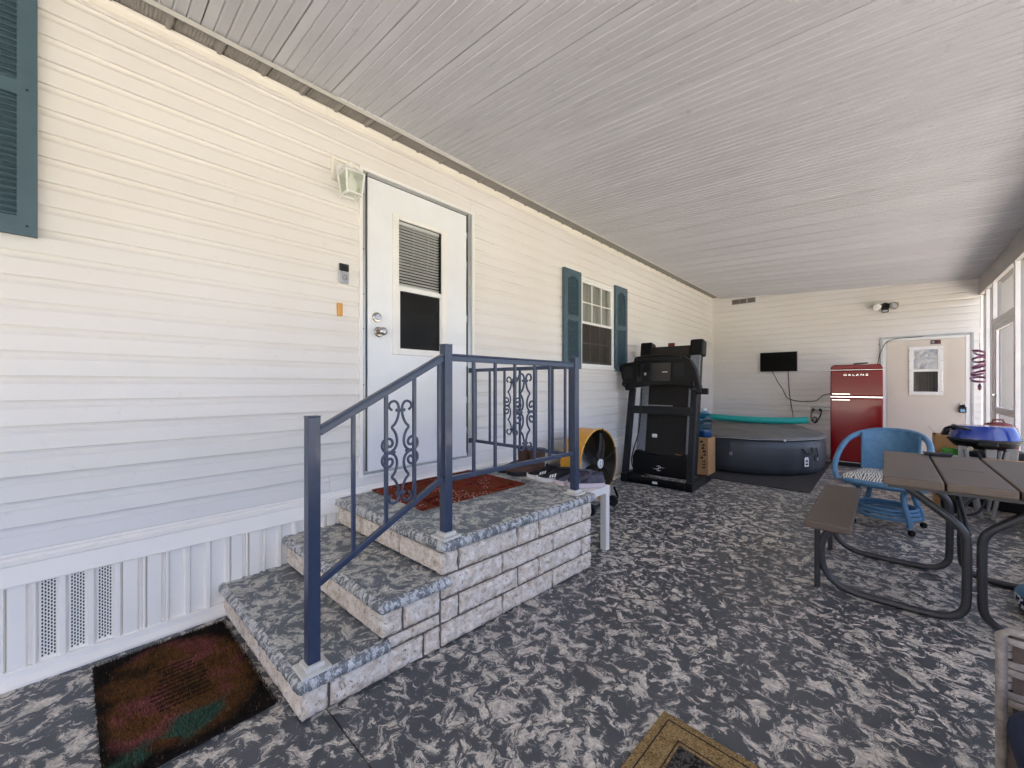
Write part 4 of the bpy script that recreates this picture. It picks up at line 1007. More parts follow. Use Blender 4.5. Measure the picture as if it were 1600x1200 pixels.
# ------------------------------------------------------------------ treadmill
t = thing('treadmill', (.555, 4.60, 0), 'black folded treadmill standing in the wall corner', 'treadmill', rz=R(2))
HW = .425
for s_ in (-1, 1):
    MB().prism([(-.02, 0), (.72, 0), (.72, .05), (.60, .085), (.12, .11), (-.02, .10)], lambda p: (s_ * HW - s_ * .085, p[0], p[1]), lambda p: (s_ * HW, p[0], p[1])).build('base_foot', 'black', t, bevel=.01)
    MB().bar((s_ * (HW - .035), .03, .06), (s_ * (HW - .045), .24, 1.16), .07, .075, up=(1, 0, 0)).build('upright', 'darkgrey', t, bevel=.012)
    MB().bar((s_ * (HW - .04), .24, 1.14), (s_ * (HW - .02), .02, 1.22), .05, .06).build('handlebar', 'black', t, bevel=.015)
MB().box(-HW + .085, HW - .085, .0, .09, .0, .075).build('front_bar', 'black', t, bevel=.012)
MB().box(-.03, .03, -.0015, 0, .028, .056).build('sticker', 'white', t)
MB().bar((-HW + .04, .165, .89), (HW - .04, .165, .89), .06, .095).build('crossbar', 'darkgrey', t, bevel=.008)
# motor hood
hp = [(-.335, .10), (.335, .10), (.345, .30), (.31, .385), (.20, .355), (.0, .335), (-.20, .355), (-.31, .385), (-.345, .30)]
MB().prism(hp, lambda p: (p[0], .11 + .10 * p[1], p[1]), lambda p: (p[0], .26, p[1])).build('motor_hood', 'black', t, bevel=.018, seg=3)
lg = Matrix.Translation((.0, .1185, .195)) @ Matrix.Rotation(R(84), 4, 'X')
em = MB(lg)
em.tube([(.030 * math.cos(a / 18 * math.pi + .25), .030 * math.sin(a / 18 * math.pi + .25), 0) for a in range(14)], .0036, 6)
em.tube([(.030 * math.cos(a / 18 * math.pi + math.pi + .25), .030 * math.sin(a / 18 * math.pi + math.pi + .25), 0) for a in range(14)], .0036, 6)
em.tube([(-.006, -.030, 0), (.004, .030, 0)], .005, 6).tube([(-.022, -.012, 0), (.022, .010, 0)], .004, 6)
em.tube([(-.075, -.008, 0), (-.04, -.012, 0), (-.02, -.008, 0)], [.001, .0035, .003], 6).tube([(.075, .008, 0), (.04, .012, 0), (.02, .008, 0)], [.001, .0035, .003], 6)
em.build('emblem', 'stickergrey', t, smooth=50)
# folded deck leaning back
RD = Matrix.Translation((0, .27, .12)) @ Matrix.Rotation(R(-9.5), 4, 'X')
MB(RD).box(-.36, .36, .02, .12, .0, 1.60).build('deck', 'black', t, bevel=.01)
MB(RD).box(-.25, .25, .004, .02, .0, 1.58).build('belt', 'belt', t)
for s_ in (-1, 1):
    MB(RD).box(min(s_ * .25, s_ * .362), max(s_ * .25, s_ * .362), -.012, .021, .05, 1.50).build('side_rail', 'siderail', t, bevel=.006)
    MB(RD).box(min(s_ * .24, s_ * .395), max(s_ * .24, s_ * .395), -.03, .13, 1.46, 1.66).build('end_cap', 'black', t, bevel=.022, seg=3)
MB(RD).box(-.05, .03, .03, .06, 1.60, 1.645).build('tab', 'maroon', t, bevel=.004)
MB(RD).box(.13, .23, .0028, .0042, .228, .240).build('print_mark', 'card', t)
# console
cp = [(-.40, 1.12), (-.46, 1.28), (-.495, 1.42), (-.45, 1.47), (-.31, 1.485), (-.30, 1.545), (-.1, 1.565), (.15, 1.56), (.28, 1.535), (.36, 1.48), (.42, 1.38), (.46, 1.25), (.505, 1.09), (.44, 1.10), (.36, 1.16), (.15, 1.19), (-.1, 1.19), (-.30, 1.16)]
MB().prism(cp, lambda p: (p[0], .06 + .10 * (p[1] - 1.1), p[1]), lambda p: (p[0], .17 + .16 * (p[1] - 1.1), p[1])).build('console', 'black', t, bevel=.02, seg=3)
cf = lambda z: .06 + .10 * (z - 1.1)
def face(x0, x1, z0, z1, name, mat, off=.003, bev=.0):
    MB().add([(x0, cf(z0) - off, z0), (x1, cf(z0) - off, z0), (x1, cf(z1) - off, z1), (x0, cf(z1) - off, z1), (x0, cf(z0) + .01, z0), (x1, cf(z0) + .01, z0), (x1, cf(z1) + .01, z1), (x0, cf(z1) + .01, z1)],
             [(0, 1, 2, 3), (7, 6, 5, 4), (0, 4, 5, 1), (1, 5, 6, 2), (2, 6, 7, 3), (3, 7, 4, 0)]).build(name, mat, t, bevel=bev)
face(-.25, .16, 1.24, 1.46, 'display', 'blackgloss', .006, .004)
face(.18, .30, 1.30, 1.45, 'speaker', 'darkgrey', .004, .003); face(-.42, -.31, 1.28, 1.42, 'speaker', 'darkgrey', .004, .003)
face(-.16, -.135, 1.315, 1.345, 'button', 'stickergrey', .009); face(.06, .12, 1.345, 1.355, 'button', 'stickergrey', .009); face(-.44, -.425, 1.175, 1.2, 'button', 'stickergrey', .006)
face(-.27, .27, 1.50, 1.525, 'tray', 'darkgrey', .02, .004)
MB().box(HW - .01, HW + .13, .10, .15, 1.09, 1.16).build('side_grip', 'black', t, bevel=.012)
MB().box(-.18, .16, .11, .135, .945, .955).build('handle_bar', 'grillgrey', t)
MB().tube(smoothpath([(-.20, .10, 1.15), (-.21, .10, .9), (-.24, .10, .6), (-.30, .08, .40), (-.33, .07, .25), (-.28, .06, .13), (-.1, .07, .09)], 2), .007, 6).build('power_cord', 'black', t, smooth=60)
MB().tube([(-.06, .17, .86), (-.07, .18, .7), (-.065, .17, .60)], .004, 6).build('safety_cord', 'rubber', t)
MB().box(-.10, -.035, .155, .175, .555, .60).build('safety_clip', 'white', t, bevel=.012)

# ------------------------------------------------------------------ box, water jug
t = thing('cardboard_box', (.70, 5.72, 0), 'brown cardboard box behind the treadmill', 'box')
MB().box(-.18, .150, -.15, .15, .012, .495).build('carton', 'card', t, bevel=.004)
MB().box(-.18, .150, -.004, .004, .495, .4965).build('tape', simple('tape', 'a07f50', .4), t)
r = random.Random(5); gl = MB()
for i in range(9):
    z = .10 + i * .042; x = .085 + r.uniform(-.02, .02)
    gl.box(x - .022, x + .022, -.1514, -.1502, z, z + .010); gl.box(x + r.uniform(-.02, .01), x + .018, -.1514, -.1503, z + .010, z + .026)
gl.build('printed_marks', 'ink', t)
t = thing('water_jug', (.755, 5.72, .4965), 'blue plastic water jug on the cardboard box', 'water jug')
MB().lathe([(.0, .001), (.085, .002), (.09, .02), (.09, .10), (.086, .11), (.09, .12), (.09, .20), (.086, .21), (.09, .22), (.088, .27), (.06, .32), (.03, .345), (.028, .375)], 32).build('bottle', 'jug', t, smooth=50)
MB().lathe([(.031, .355), (.031, .385), (.0, .386)], 20).build('cap', 'white', t, smooth=40)
MB().lathe([(.0, .006), (.083, .006), (.083, .09), (.0, .09)], 28).build('water', simple('water', '3f6d96', .1), t, smooth=50)

# ------------------------------------------------------------------ hot tub
MB_ = MB().box(-.95, .96, -.0, 2.4, .002, .010).build('foam_mat', 'matgrey', bevel=.002); MB_.location = (.975, 5.47, 0)
tag(MB_, 'dark grey floor mat under the inflatable hot tub', 'mat')
TR = .97; TC = (.955, 6.93)
t = thing('hot_tub', (TC[0], TC[1], .010), 'slate inflatable hot tub with grey cover', 'hot tub')
pr = [(TR - .10, .0), (TR - .03, .012), (TR + .005, .07), (TR + .022, .18), (TR + .025, .28), (TR + .018, .38), (TR - .01, .455), (TR - .05, .49), (TR - .13, .51)]
def tubf(u, v):
    a = u * 2 * math.pi; k_ = v * (len(pr) - 1); i = min(int(k_), len(pr) - 2); q = k_ - i
    r_ = pr[i][0] * (1 - q) + pr[i + 1][0] * q; z = pr[i][1] * (1 - q) + pr[i + 1][1] * q
    r_ *= 1 - .006 * abs(math.sin(a * 12)) ** 6 - .004 * noise.noise(Vector((a * 5, z * 2, 0)))
    return (r_ * math.cos(a), r_ * math.sin(a), z)
MB().grid(tubf, 160, 24).build('tub_wall', 'tub', t, smooth=70)
def covf(u, v):
    a = u * 2 * math.pi; r_ = (1 - v); rr = r_ * (TR + .006) + .0
    if v < .12: z = .47 + .05 * (v / .12) ** .6; rr = TR + .018 - .06 * (v / .12) ** 2
    else:
        f_ = (v - .12) / .88; z = .52 + .125 * math.sin(min(1, f_ * 1.35) * math.pi / 2); rr = (TR - .042) * (1 - f_)
        x_, y_ = rr * math.cos(a), rr * math.sin(a)
        z += (.030 * noise.noise(Vector((x_ * 3, y_ * 9, 2))) + .014 * noise.noise(Vector((x_ * 14, y_ * 20, 5)))) * min(1, f_ * 4) * min(1, (1 - f_) * 6 + .3)
    return (rr * math.cos(a), rr * math.sin(a), z)
MB().grid(covf, 120, 40).build('cover', 'cover', t, smooth=80)
MB().tube([((TR + .021) * math.cos(a * math.pi / 60), (TR + .021) * math.sin(a * math.pi / 60), .472 + .003 * math.sin(a * .7)) for a in range(120)], .0035, 6, closed=True).build('drawstring', 'cord_white', t)
def on_tub(a, z, r_=TR + .024): return Vector((r_ * math.cos(R(a)), r_ * math.sin(R(a)), z))
MB().cbox(on_tub(-50, .468), (.025, .025, .025), Matrix.Rotation(R(-50), 3, 'Z')).build('toggle', 'white', t, bevel=.006)
for a, z in ((-86, .32), (-22, .27)):
    MB().tube([on_tub(a, z + .09), on_tub(a, z + .07, TR + .04), on_tub(a, z, TR + .045), on_tub(a, z - .06, TR + .03)], .010, 8).build('strap', 'tub', t, smooth=50)
    MB().cbox(on_tub(a, z - .05, TR + .035), (.02, .035, .05), Matrix.Rotation(R(a), 3, 'Z')).build('buckle', 'grillgrey', t, bevel=.006)
MB().tube(smoothpath([on_tub(-36, .36), on_tub(-34, .30, TR + .045), on_tub(-31, .28, TR + .045), on_tub(-28, .31, TR + .045), on_tub(-27, .37)], 2), .008, 7).build('handle', 'black', t, smooth=50)
TG = Matrix.Translation(on_tub(-33, .19, TR + .033)) @ Matrix.Rotation(R(-33 + 90), 4, 'Z')
tg = MB(TG).prism([(-.032, -.06), (.032, -.06), (.032, .04), (.018, .06), (-.018, .06), (-.032, .04)], lambda p: (p[0], -.003, p[1]), lambda p: (p[0], .003, p[1])).build('hang_tag', 'white', t)
MB(TG).box(-.018, .018, -.0045, -.0032, .0, .022).box(-.018, .018, -.0045, -.0032, -.04, -.018).box(-.012, .012, -.0045, -.0032, .034, .040).build('tag_print', 'ink', tg)
nd = MB().tube(smoothpath([(.30, 6.55, .725), (.55, 6.52, .712), (.95, 6.54, .698), (1.30, 6.62, .690), (1.60, 6.74, .695), (1.76, 6.80, .712)], 2), .045, 16).build('pool_noodle', 'teal', smooth=50)
tag(nd, 'teal foam noodle lying across the hot tub cover', 'pool noodle')

# ------------------------------------------------------------------ fridge
FY = 7.65
t = thing('fridge', (2.225, FY, 0), 'red retro two door fridge with chrome trim', 'fridge')
FWD = .29
def rrect(x0, x1, z0, z1, r_, top=True):
    p = [(x0, z0), (x1, z0)]
    p += arc(x1 - r_, z1 - r_, r_, 0, 90, 6) + arc(x0 + r_, z1 - r_, r_, 90, 180, 6) if top else [(x1, z1), (x0, z1)]
    return p
MB().prism(rrect(-FWD, FWD, .02, 1.492, .075), lambda p: (p[0], .075, p[1]), lambda p: (p[0], .60, p[1])).build('cabinet', 'red', t, bevel=.008, smooth=35)
def bow(poly, name, mat, bev=.010):
    o = MB().prism(poly, lambda p: (p[0], .0, p[1]), lambda p: (p[0], .07, p[1])).build(name, mat, t, bevel=bev, seg=3, smooth=35); return o
d1 = bow(rrect(-FWD, FWD, 1.035, 1.408, .0, False), 'freezer_door', 'red', .014)
d2 = bow(rrect(-FWD, FWD, .075, 1.005, .0, False), 'lower_door', 'red', .014)
MB().prism(rrect(-FWD, FWD, 1.422, 1.492, .06), lambda p: (p[0], .004, p[1]), lambda p: (p[0], .08, p[1])).build('crown', 'red', t, bevel=.010, smooth=35)
MB().box(-FWD - .002, FWD + .002, -.004, .072, 1.409, 1.421).build('chrome_strip', 'chrome', t, bevel=.004)
MB().box(-FWD - .002, FWD + .002, -.004, .072, 1.006, 1.034).build('chrome_strip', 'chrome', t, bevel=.006)
MB().box(-FWD - .002, FWD + .002, -.003, .072, .060, .073).build('chrome_strip', 'chrome', t, bevel=.003)
MB().box(-FWD + .02, FWD - .02, .03, .55, .0, .06).build('plinth', 'black', t)
for z0, z1, par in ((1.052, 1.072, d1), (.966, .986, d2)):
    MB().box(-FWD + .02, -FWD + .23, -.042, -.028, z0, z1).box(-FWD + .02, -FWD + .04, -.03, .002, z0, z1).box(-FWD + .21, -FWD + .23, -.03, .002, z0, z1).build('handle', 'chrome', par, bevel=.004)
put('logo', text_mesh('GALANZ', .046, .003, 'chrome', Matrix.Translation((.0, -.004, 1.34)) @ Matrix.Rotation(R(90), 4, 'X') @ Matrix.Diagonal((1.15, .8, 1, 1)), 1.5, .0004), d1)
for z in (1.02, 1.43): MB().box(FWD - .01, FWD + .014, .02, .055, z - .012, z + .012).build('hinge', 'nickel', t, bevel=.003)
rm = MB().box(-.08, .08, -.022, .022, .0, .018).build('remote_control', 'black', bevel=.006); rm.location = (2.27, FY + .2, 1.505); rm.rotation_euler = (0, R(-4), R(12)); tag(rm, 'black remote control lying on top of the fridge', 'remote')
cable('antenna_cable', [(2.44, BW - .06, 1.48), (2.46, BW - .05, 1.60), (2.485, BW - .05, 1.72), (2.54, BW - .045, 1.86), (2.62, BW - .045, 1.905), (2.75, BW - .04, 1.915), (2.95, BW - .04, 1.92)], .005, 'rubber', 'thin dark cable rising behind the fridge over the door frame')

# ------------------------------------------------------------------ wind spinner
t = thing('wind_spinner', (3.46, 8.17, 1.15), 'purple twisted wind spinner hanging by the screen wall', 'wind spinner')
for i in range(5):
    z = .12 + i * .088; r_ = .085 - .006 * i
    def rb(u, v, z=z, r_=r_, i=i):
        a = u * 2 * math.pi + i * 1.1; q = .016 * (v - .5)
        return ((r_ + q * math.cos(a * 2)) * math.cos(a), (r_ + q) * math.sin(a), z + .032 * math.sin(a * 1. + i) + (v - .5) * .030)
    MB().grid(rb, 30, 2).build('loop', 'purple', t, smooth=70)
    MB().tube([(-r_, 0, z), (0, .01, z + .03), (r_, 0, z + .01)], .004, 6).build('crossbar', 'purple', t)
MB().tube([(0, 0, -.02), (.004, 0, .3), (0, 0, .60)], .003, 6).build('stem', 'purple', t)
MB().lathe([(.0, -.05), (.016, -.03), (.02, 0), (.012, .03), (0, .05)], 12, Matrix.Translation((0, 0, .02))).build('bead', 'purple', t, smooth=60)
MB().tube([(0, 0, .6), (.01, 0, 1.31)], .0015, 5).build('hanging_wire', 'nickel', t)

# ------------------------------------------------------------------ blue chair on casters
t = thing('barrel_chair', (2.545, 4.68, 0), 'blue wicker barrel chair on casters with black and white cushion', 'chair', rz=R(-14))
def ring(rx, ry, z, r_, name, y0=0.):
    return MB().tube([(rx * math.cos(a * math.pi / 24), y0 + ry * math.sin(a * math.pi / 24), z) for a in range(48)], r_, 10, closed=True).build(name, 'blue', t, smooth=60)
SW, SD = .262, .25
MB().tube([(SW * math.copysign(abs(math.cos(a * math.pi / 24)) ** .6, math.cos(a * math.pi / 24)), SD * math.copysign(abs(math.sin(a * math.pi / 24)) ** .6, math.sin(a * math.pi / 24)), .375) for a in range(48)], .026, 10, closed=True).build('seat_frame', 'blue', t, smooth=60)
MB().box(-SW + .02, SW - .02, -SD + .02, SD - .02, .36, .385).build('seat', 'blue', t, bevel=.01)
cu = MB(); 
def cush(u, v):
    x = (u - .5) * 2; y = (v - .5) * 2; e = max(abs(x), abs(y))
    return (x * (SW - .02), y * (SD - .015), .39 + .06 * (1 - e ** 6) ** .5)
cu.grid(cush, 24, 24).build('cushion', 'cushion', t, smooth=80)
armp = smoothpath([(-SW, -SD + .02, .38), (-SW - .03, -SD + .03, .46), (-SW - .03, -.12, .60), (-SW + .0, .06, .735), (-.13, .235, .795), (.13, .235, .795), (SW, .06, .735), (SW + .03, -.12, .60), (SW + .03, -SD + .03, .46), (SW, -SD + .02, .38)], 3)
MB().tube(armp, .021, 12).build('arm_rail', 'blue', t, smooth=60)
def bk(u, v):
    a = R(205 - u * 230); z = .40 + v * (.375 - .10 * abs(u - .5) ** 2 * 2)
    return ((SW - .03) * math.cos(a) * .82, .03 + (SD - .03) * math.sin(a), z) if 0 else (-.185 + u * .37, .215 - .10 * (2 * u - 1) ** 2, .39 + v * .40 * (1 - .05 * (2 * u - 1) ** 2))
MB().grid(bk, 20, 16).build('backrest', 'blue', t, smooth=80)
o = t.children[-1]; md = o.modifiers.new('solid', 'SOLIDIFY'); md.thickness = .016
for u in (0, 1): MB().tube([bk(u, v / 8) for v in range(9)], .014, 8).build('back_stile', 'blue', t, smooth=60)
for sx in (-1, 1):
    for sy in (-1, 1):
        x, y = sx * .185, sy * .17
        lgp = smoothpath([(sx * .20, sy * .19, .37), (sx * .135, sy * .13, .33), (sx * .15, sy * .145, .22), (x, y, .12), (x, y, .06)], 2)
        MB().tube(lgp, .019, 10).build('leg', 'blue', t, smooth=60)
        c = MB().lathe([(.0, -.012), (.022, -.012), (.024, -.006), (.024, .006), (.022, .012), (0, .012)], 20, Matrix.Translation((x + .012, y, .0245)) @ Matrix.Rotation(R(60), 4, 'Z') @ Matrix.Rotation(R(90), 4, 'X')).build('caster', 'black', t, smooth=40)
        MB().tube([(x, y, .062), (x, y, .03)], .008, 8).build('caster_stem', 'chrome', c)
for z in (.105, .14, .17): ring(.205 - (z - .1) * .2, .19 - (z - .1) * .2, z, .015, 'base_ring')

# ------------------------------------------------------------------ picnic table
PCX = 2.865
t = thing('picnic_table', (PCX, 3.3, 0), 'taupe plastic picnic table with grey tube legs and attached bench', 'table')
def plank(x0, x1, y0, y1, z0, z1, name, bev=.008):
    return MB().box(x0, x1, y0, y1, z0, z1).build(name, 'table', t, bevel=bev, seg=3)
TY0, TY1 = -.555, .50
for i in range(3): 
    p = plank(-.33 + i * .2203, -.33 + (i + 1) * .2203 - .007, TY0, TY1, .70, .742, 'table_board')
    if i == 1: MB().box(-.055, .055, -.10, -.094, .7415, .7426).build('slot', 'black', p)
MB().box(-.31, .31, TY0 + .02, TY1 - .02, .685, .70).build('underside', 'tube', t)
plank(-.65, -.448, -.58, .53, .413, .452, 'bench_board', .010); plank(.448, .65, -.58, .53, .413, .452, 'bench_board', .010)
for s_ in (-1, 1):
    for yb in (-.53, .48): MB().box(min(s_ * .64, s_ * .458), max(s_ * .64, s_ * .458), yb - .03, yb + .03, .452, .4528).build('bench_trim', 'table', t)
for y in (-.32, .42):
    for s_ in (-1, 1):
        pts = [(s_ * .27, y, .692), (s_ * .235, y, .655), (s_ * .09, y, .535), (s_ * .03, y, .47), (s_ * .024, y, .40), (s_ * .024, y, .16), (s_ * .03, y, .075), (s_ * .09, y, .024), (s_ * .20, y, .019), (s_ * .36, y, .019), (s_ * .50, y, .025), (s_ * .585, y, .10), (s_ * .60, y, .22), (s_ * .585, y, .31), (s_ * .535, y, .385), (s_ * .50, y, .413)]
        MB().tube(smoothpath(pts, 2), .0185, 12).build('frame_tube', 'tube', t, smooth=60)
        MB().tube([(s_ * .615, y, .413), (s_ * .615, y, .003)], .015, 12).build('bench_leg', 'tube', t, smooth=60)
    MB().tube([(-.03, y, .30), (.03, y, .30)], .006, 8).tube([(-.03, y, .18), (.03, y, .18)], .006, 8).build('bolt', 'nickel', t)
MB().tube([(-.02, -.32, .46), (-.02, .42, .66)], .012, 8).build('brace', 'tube', t)
tb = MB().prism([(-.055, 0), (.055, 0), (.065, .018), (-.065, .018)], lambda p: (p[0], -.035, p[1]), lambda p: (p[0], .035, p[1])).build('grey_tray', 'darkgrey', bevel=.004); tb.location = (2.79, 3.755, .743); tb.rotation_euler = (0, 0, R(8)); tag(tb, 'small dark grey tray on the far edge of the picnic table', 'tray')
# bag under the table
t = thing('floor_cushion', (3.27, 3.42, 0), 'blue cushion with patterned side under the table at the right edge', 'cushion')
MB().lathe([(.0, .125), (.16, .12), (.205, .105), (.215, .09)], 36).build('top', 'blue', t, smooth=70)
MB().lathe([(.17, .002), (.205, .02), (.215, .055), (.213, .09)], 36, caps=False).build('side', 'dots', t, smooth=70)

# ------------------------------------------------------------------ grill and clutter behind it
t = thing('gas_grill', (3.19, 5.55, 0), 'blue lidded portable gas grill on a grey cart', 'grill')
def lid(u, v):
    a = u * 2 * math.pi; r_ = v
    x = math.copysign(abs(math.cos(a)) ** .75, math.cos(a)) * .215; y = math.copysign(abs(math.sin(a)) ** .75, math.sin(a)) * .17
    f_ = 1 - .42 * r_ ** 1.2 if r_ < .55 else (1 - .42 * .55 ** 1.2) * (1 - (r_ - .55) / .45)
    z = .715 + .115 * (1 - (1 - min(1, r_ / .6)) ** 1.7) + (.012 * (r_ - .6) if r_ > .6 else 0)
    return (x * f_, y * f_, z)
MB().grid(lid, 56, 20).build('lid', 'lidblue', t, smooth=50)
MB().lathe([(.12, .62), (.18, .64), (.212, .68), (.216, .713), (.20, .713)], 40, Matrix.Diagonal((1, .82, 1, 1))).build('fire_box', 'black', t, smooth=50)
MB().lathe([(.205, .690), (.226, .695), (.226, .712), (.205, .716)], 40, Matrix.Diagonal((1, .82, 1, 1)), caps=False).build('rim', 'darkgrey', t, smooth=40)
MB().tube(smoothpath([(-.10, -.16, .80), (-.14, -.24, .82), (-.22, -.25, .825), (-.24, -.14, .80)], 2), .013, 8).build('lid_handle', 'black', t, smooth=50)
MB().cbox((-.165, -.02, .80), (.07, .13, .05), Matrix.Rotation(R(24), 3, 'Y')).build('lid_end', 'black', t, bevel=.012)
MB().box(-.06, .06, -.22, -.14, .66, .70).build('control_panel', 'black', t, bevel=.01)
MB().lathe([(.022, 0), (.02, .02), (0, .02)], 18, Matrix.Translation((-.10, -.19, .635)) @ Matrix.Rotation(R(90), 4, 'X')).build('knob', 'nickel', t)
for x in (-.13, .03, .15):
    MB().prism([(-.028, .52), (.028, .52), (.036, .645), (-.036, .645)], lambda p: (x + p[0], -.12, p[1]), lambda p: (x + p[0], -.09, p[1])).build('bracket', 'grillgrey', t, bevel=.006)
for x, dx in ((-.12, .12), (.12, -.10)):
    for y in (-.12, .14):
        MB().bar((x, y, .62), (x + dx * .8, y, .02), .026, .026, up=(0, 1, 0)).build('cart_leg', 'grillgrey', t, bevel=.006)
for y in (-.12, .14): MB().bar((-.14, y, .20), (.15, y, .20), .022, .022).build('cart_rail', 'grillgrey', t, bevel=.004)
MB().box(-.2, .2, -.15, .17, .505, .52).build('shelf', 'black', t)
MB().tube(smoothpath([(-.05, -.16, .60), (.02, -.28, .40), (-.04, -.34, .15), (-.10, -.42, .10), (-.20, -.46, .09), (-.22, -.47, .02)], 2), .010, 8).build('gas_hose', 'rubber', t, smooth=60)
t2 = thing('storage_crate', (3.30, 6.15, 0), 'dark crate stacked behind the grill', 'crate')
MB().box(-.20, .19, -.22, .22, .0, .52).build('body', 'black', t2, bevel=.012)
MB().box(-.205, .195, -.225, .225, .52, .56).build('rim', 'darkgrey', t2, bevel=.006)
t2 = thing('maroon_bag', (3.34, 6.05, .56), 'maroon cloth bag on the crate behind the grill', 'bag')
MB().lathe([(.06, .0), (.115, .02), (.125, .12), (.11, .22), (.07, .265), (.02, .275)], 18, Matrix.Diagonal((1.1, 1.2, 1, 1))).build('body', 'maroon', t2, smooth=70)
MB().tube([(-.04, 0, .265), (-.03, 0, .30), (.03, 0, .30), (.04, 0, .265)], .008, 6).build('handle', 'maroon', t2)
t2 = thing('open_carton', (2.99, 5.93, .0), 'open cardboard carton left of the grill', 'carton')
MB().box(-.09, .06, -.12, .12, 0, .70).build('carton', 'card', t2, bevel=.003)
for x, rz in ((-.095, 38), (.062, -35)):
    MB().cbox((x, 0, .735), (.004, .24, .09), Matrix.Rotation(R(rz) * -1, 3, 'Y')).build('flap', 'card', t2)
MB().cbox((.0, -.05, .72), (.07, .10, .10), Matrix.Rotation(R(20), 3, 'Y')).build('black_contents', 'black', t2, bevel=.02)
t2 = thing('green_bag', (3.005, 5.45, .52), 'bright green package under the grill lid', 'package')
t2.location = (2.99, 5.60, .0)
MB().box(-.055, .055, -.06, .06, .50, .60).build('packet', 'green', t2, bevel=.02, seg=3)
MB().box(.012, .045, -.0615, -.0595, .525, .545).build('print', 'sole', t2)
MB().box(-.06, .06, -.065, .065, .0, .50).build('support_tin', 'black', t2, bevel=.01)
bl_ = MB().box(-.2, .35, -.04, .04, 0, .03).build('wood_board', 'wood', bevel=.003); bl_.location = (3.28, 5.32, .53); tag(bl_, 'tan wooden board across the front of the grill cart', 'board')
bl_.location = (3.35, 5.40, .5205)

# ------------------------------------------------------------------ wicker chair
t = thing('wicker_chair', (3.05, 1.50, 0), 'grey brown wicker chair at the lower right corner', 'chair')
x0, x1, yb, zt = -.275, .38, .18, .545
MB().box(x0 + .012, x1, yb + .021, yb + .035, .05, zt - .01).build('frame', 'wicker_dark', t)
MB().tube([(x0, yb, .02), (x0, yb, zt - .012), (x0 + .015, yb, zt), (x1, yb, zt)], .011, 8).build('edge_roll', 'wicker', t, smooth=60)
xs = [x0 + .03 + i * .042 for i in range(16)]
for r_ in range(24):
    z = zt - .026 - r_ * .0205
    pts = []
    for i, x in enumerate(xs):
        s_ = 1 if ((i + r_ // 1) % 4) < 2 else -1
        if (r_ % 2): s_ = 1 if ((i + 2 + r_) % 4) < 2 else -1
        pts.append((x, yb + .004 - s_ * .009, z))
    path = smoothpath([(x0 + .006, yb + .003, z)] + pts, 1)
    vs = []; 
    for p in path:
        for dy, dz in ((-.0022, -.0085), (-.0034, 0), (-.0022, .0085), (.0016, .0085), (.0016, -.0085)): vs.append((p[0], p[1] + dy, p[2] + dz))
    K = 5; MB().add(vs, [(i * K + q, (i + 1) * K + q, (i + 1) * K + (q + 1) % K, i * K + (q + 1) % K) for i in range(len(path) - 1) for q in range(K)]).build('weave_strand', 'wicker', t, smooth=50)
for x in xs: MB().box(x - .010, x + .010, yb + .0005, yb + .0045, .05, zt - .01).build('weave_stake', 'wicker_dark', t)
MB().box(x0 + .01, x1, -.42, yb - .01, .05, .30).build('seat_base', 'wicker_dark', t, bevel=.01)
def cushn(u, v):
    a = u * 2 * math.pi; c, s = math.cos(a), math.sin(a)
    ph = (v - .5) * math.pi; q = math.cos(ph) ** .35 if math.cos(ph) > 0 else 0
    return (.045 + .335 * q * math.copysign(abs(c) ** .35, c), -.13 + .27 * q * math.copysign(abs(s) ** .35, s), .365 + .065 * math.sin(ph))
cc = MB().grid(cushn, 64, 16).build('seat_cushion', 'navy', t, smooth=80); tag(cc, 'navy seat cushion')

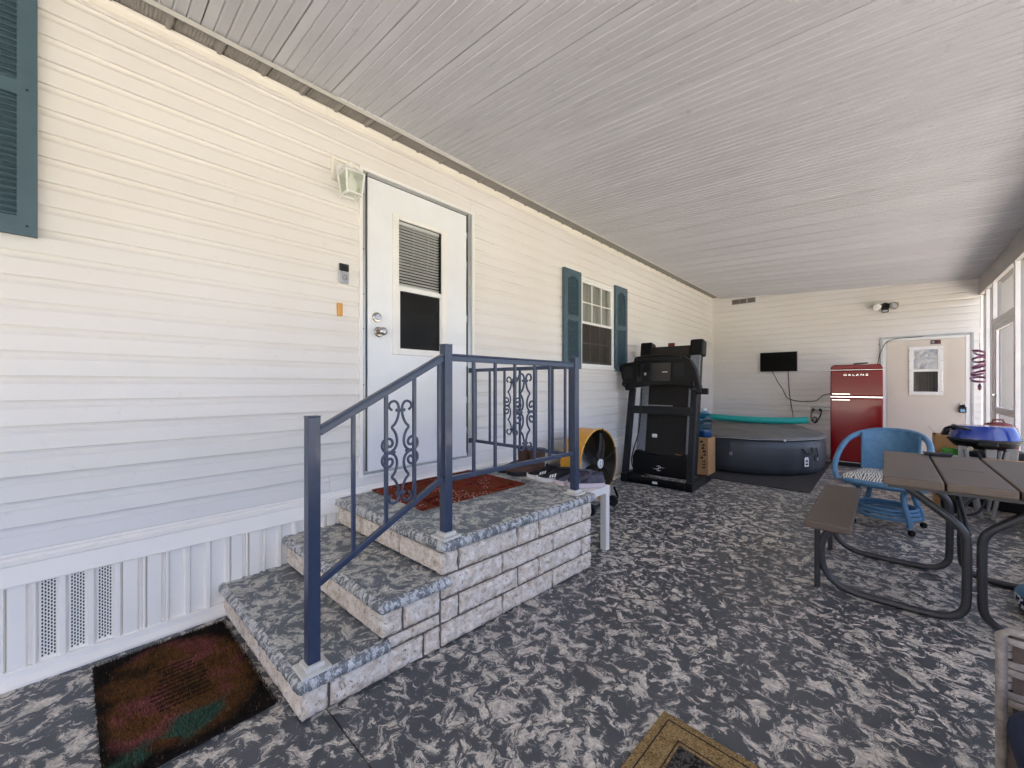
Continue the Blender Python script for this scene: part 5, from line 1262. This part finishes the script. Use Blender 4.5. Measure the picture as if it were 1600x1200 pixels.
# ------------------------------------------------------------------ garden beyond the screen
def tree(x, y, h_, cr, label, seed):
    r = random.Random(seed)
    t = thing('tree', (x, y, -.12), label, 'tree')
    MB().tube([(0, 0, 0), (.05, .03, h_ * .3), (-.04, .05, h_ * .6), (.02, 0, h_ * .85)], [.16, .13, .09, .04], 10).build('trunk', 'bark', t, smooth=60)
    for i in range(5):
        a = i * 1.3 + seed; MB().tube([(0, 0, h_ * (.4 + .07 * i)), (cr * .4 * math.cos(a), cr * .4 * math.sin(a), h_ * (.55 + .06 * i)), (cr * .75 * math.cos(a), cr * .75 * math.sin(a), h_ * (.62 + .07 * i))], [.06, .04, .015], 7).build('limb', 'bark', t, smooth=60)
    clumps = [Vector((r.gauss(0, cr * .42), r.gauss(0, cr * .42), h_ * .68 + r.gauss(0, h_ * .13))) for _ in range(26)]
    vs = []; fs = []
    for i in range(5200):
        c = r.choice(clumps); p = c + Vector((r.gauss(0, 1), r.gauss(0, 1), r.gauss(0, 1))) * cr * .17
        a = Vector((r.uniform(-1, 1), r.uniform(-1, 1), r.uniform(-.6, .6))).normalized() * r.uniform(.06, .13); b = a.orthogonal().normalized() * r.uniform(.03, .06)
        o = len(vs); vs += [p - a, p + b, p + a, p - b]; fs.append((o, o + 1, o + 2, o + 3))
    me = bpy.data.meshes.new('crown'); me.from_pydata(vs, [], fs); me.update(); me.materials.append(M['leaf'])
    put('crown', me, t)['kind'] = 'stuff'
r = random.Random(11)
t = thing('hedge', (6.2, 15.5, -.12), 'tall dark hedge across the yard behind the screen door', 'hedge')
vs = []; fs = []
for i in range(9000):
    x, y, z = r.uniform(-2.6, 3.2), r.gauss(0, .35), r.uniform(0, 1) ** .8 * 2.3 + .1 * math.sin(r.uniform(0, 6))
    z *= 1 + .12 * noise.noise(Vector((x * 1.5, 0, 0)))
    a = Vector((r.uniform(-1, 1), r.uniform(-1, 1), r.uniform(-.7, .7))).normalized() * r.uniform(.05, .10); b = a.orthogonal().normalized() * r.uniform(.03, .05)
    p = Vector((x, y, z)); o = len(vs); vs += [p - a, p + b, p + a, p - b]; fs.append((o, o + 1, o + 2, o + 3))
me = bpy.data.meshes.new('foliage'); me.from_pydata(vs, [], fs); me.update(); me.materials.append(M['leaf']); put('foliage', me, t)['kind'] = 'stuff'
for i in range(9): MB().tube([(-2.4 + i * .65, 0, 0), (-2.35 + i * .65, .1, 1.0), (-2.45 + i * .65, 0, 2.0)], [.03, .025, .01], 6).build('stem', 'bark', t)
tree(5.4, 19, 8.5, 2.8, 'dark leafy tree behind the hedge seen through the screen door', 1)
tree(8.5, 22, 9, 3.4, 'larger tree behind the right end of the hedge', 2)
tree(6.6, 27, 11, 3.6, 'tall tree farthest behind the screens', 3)
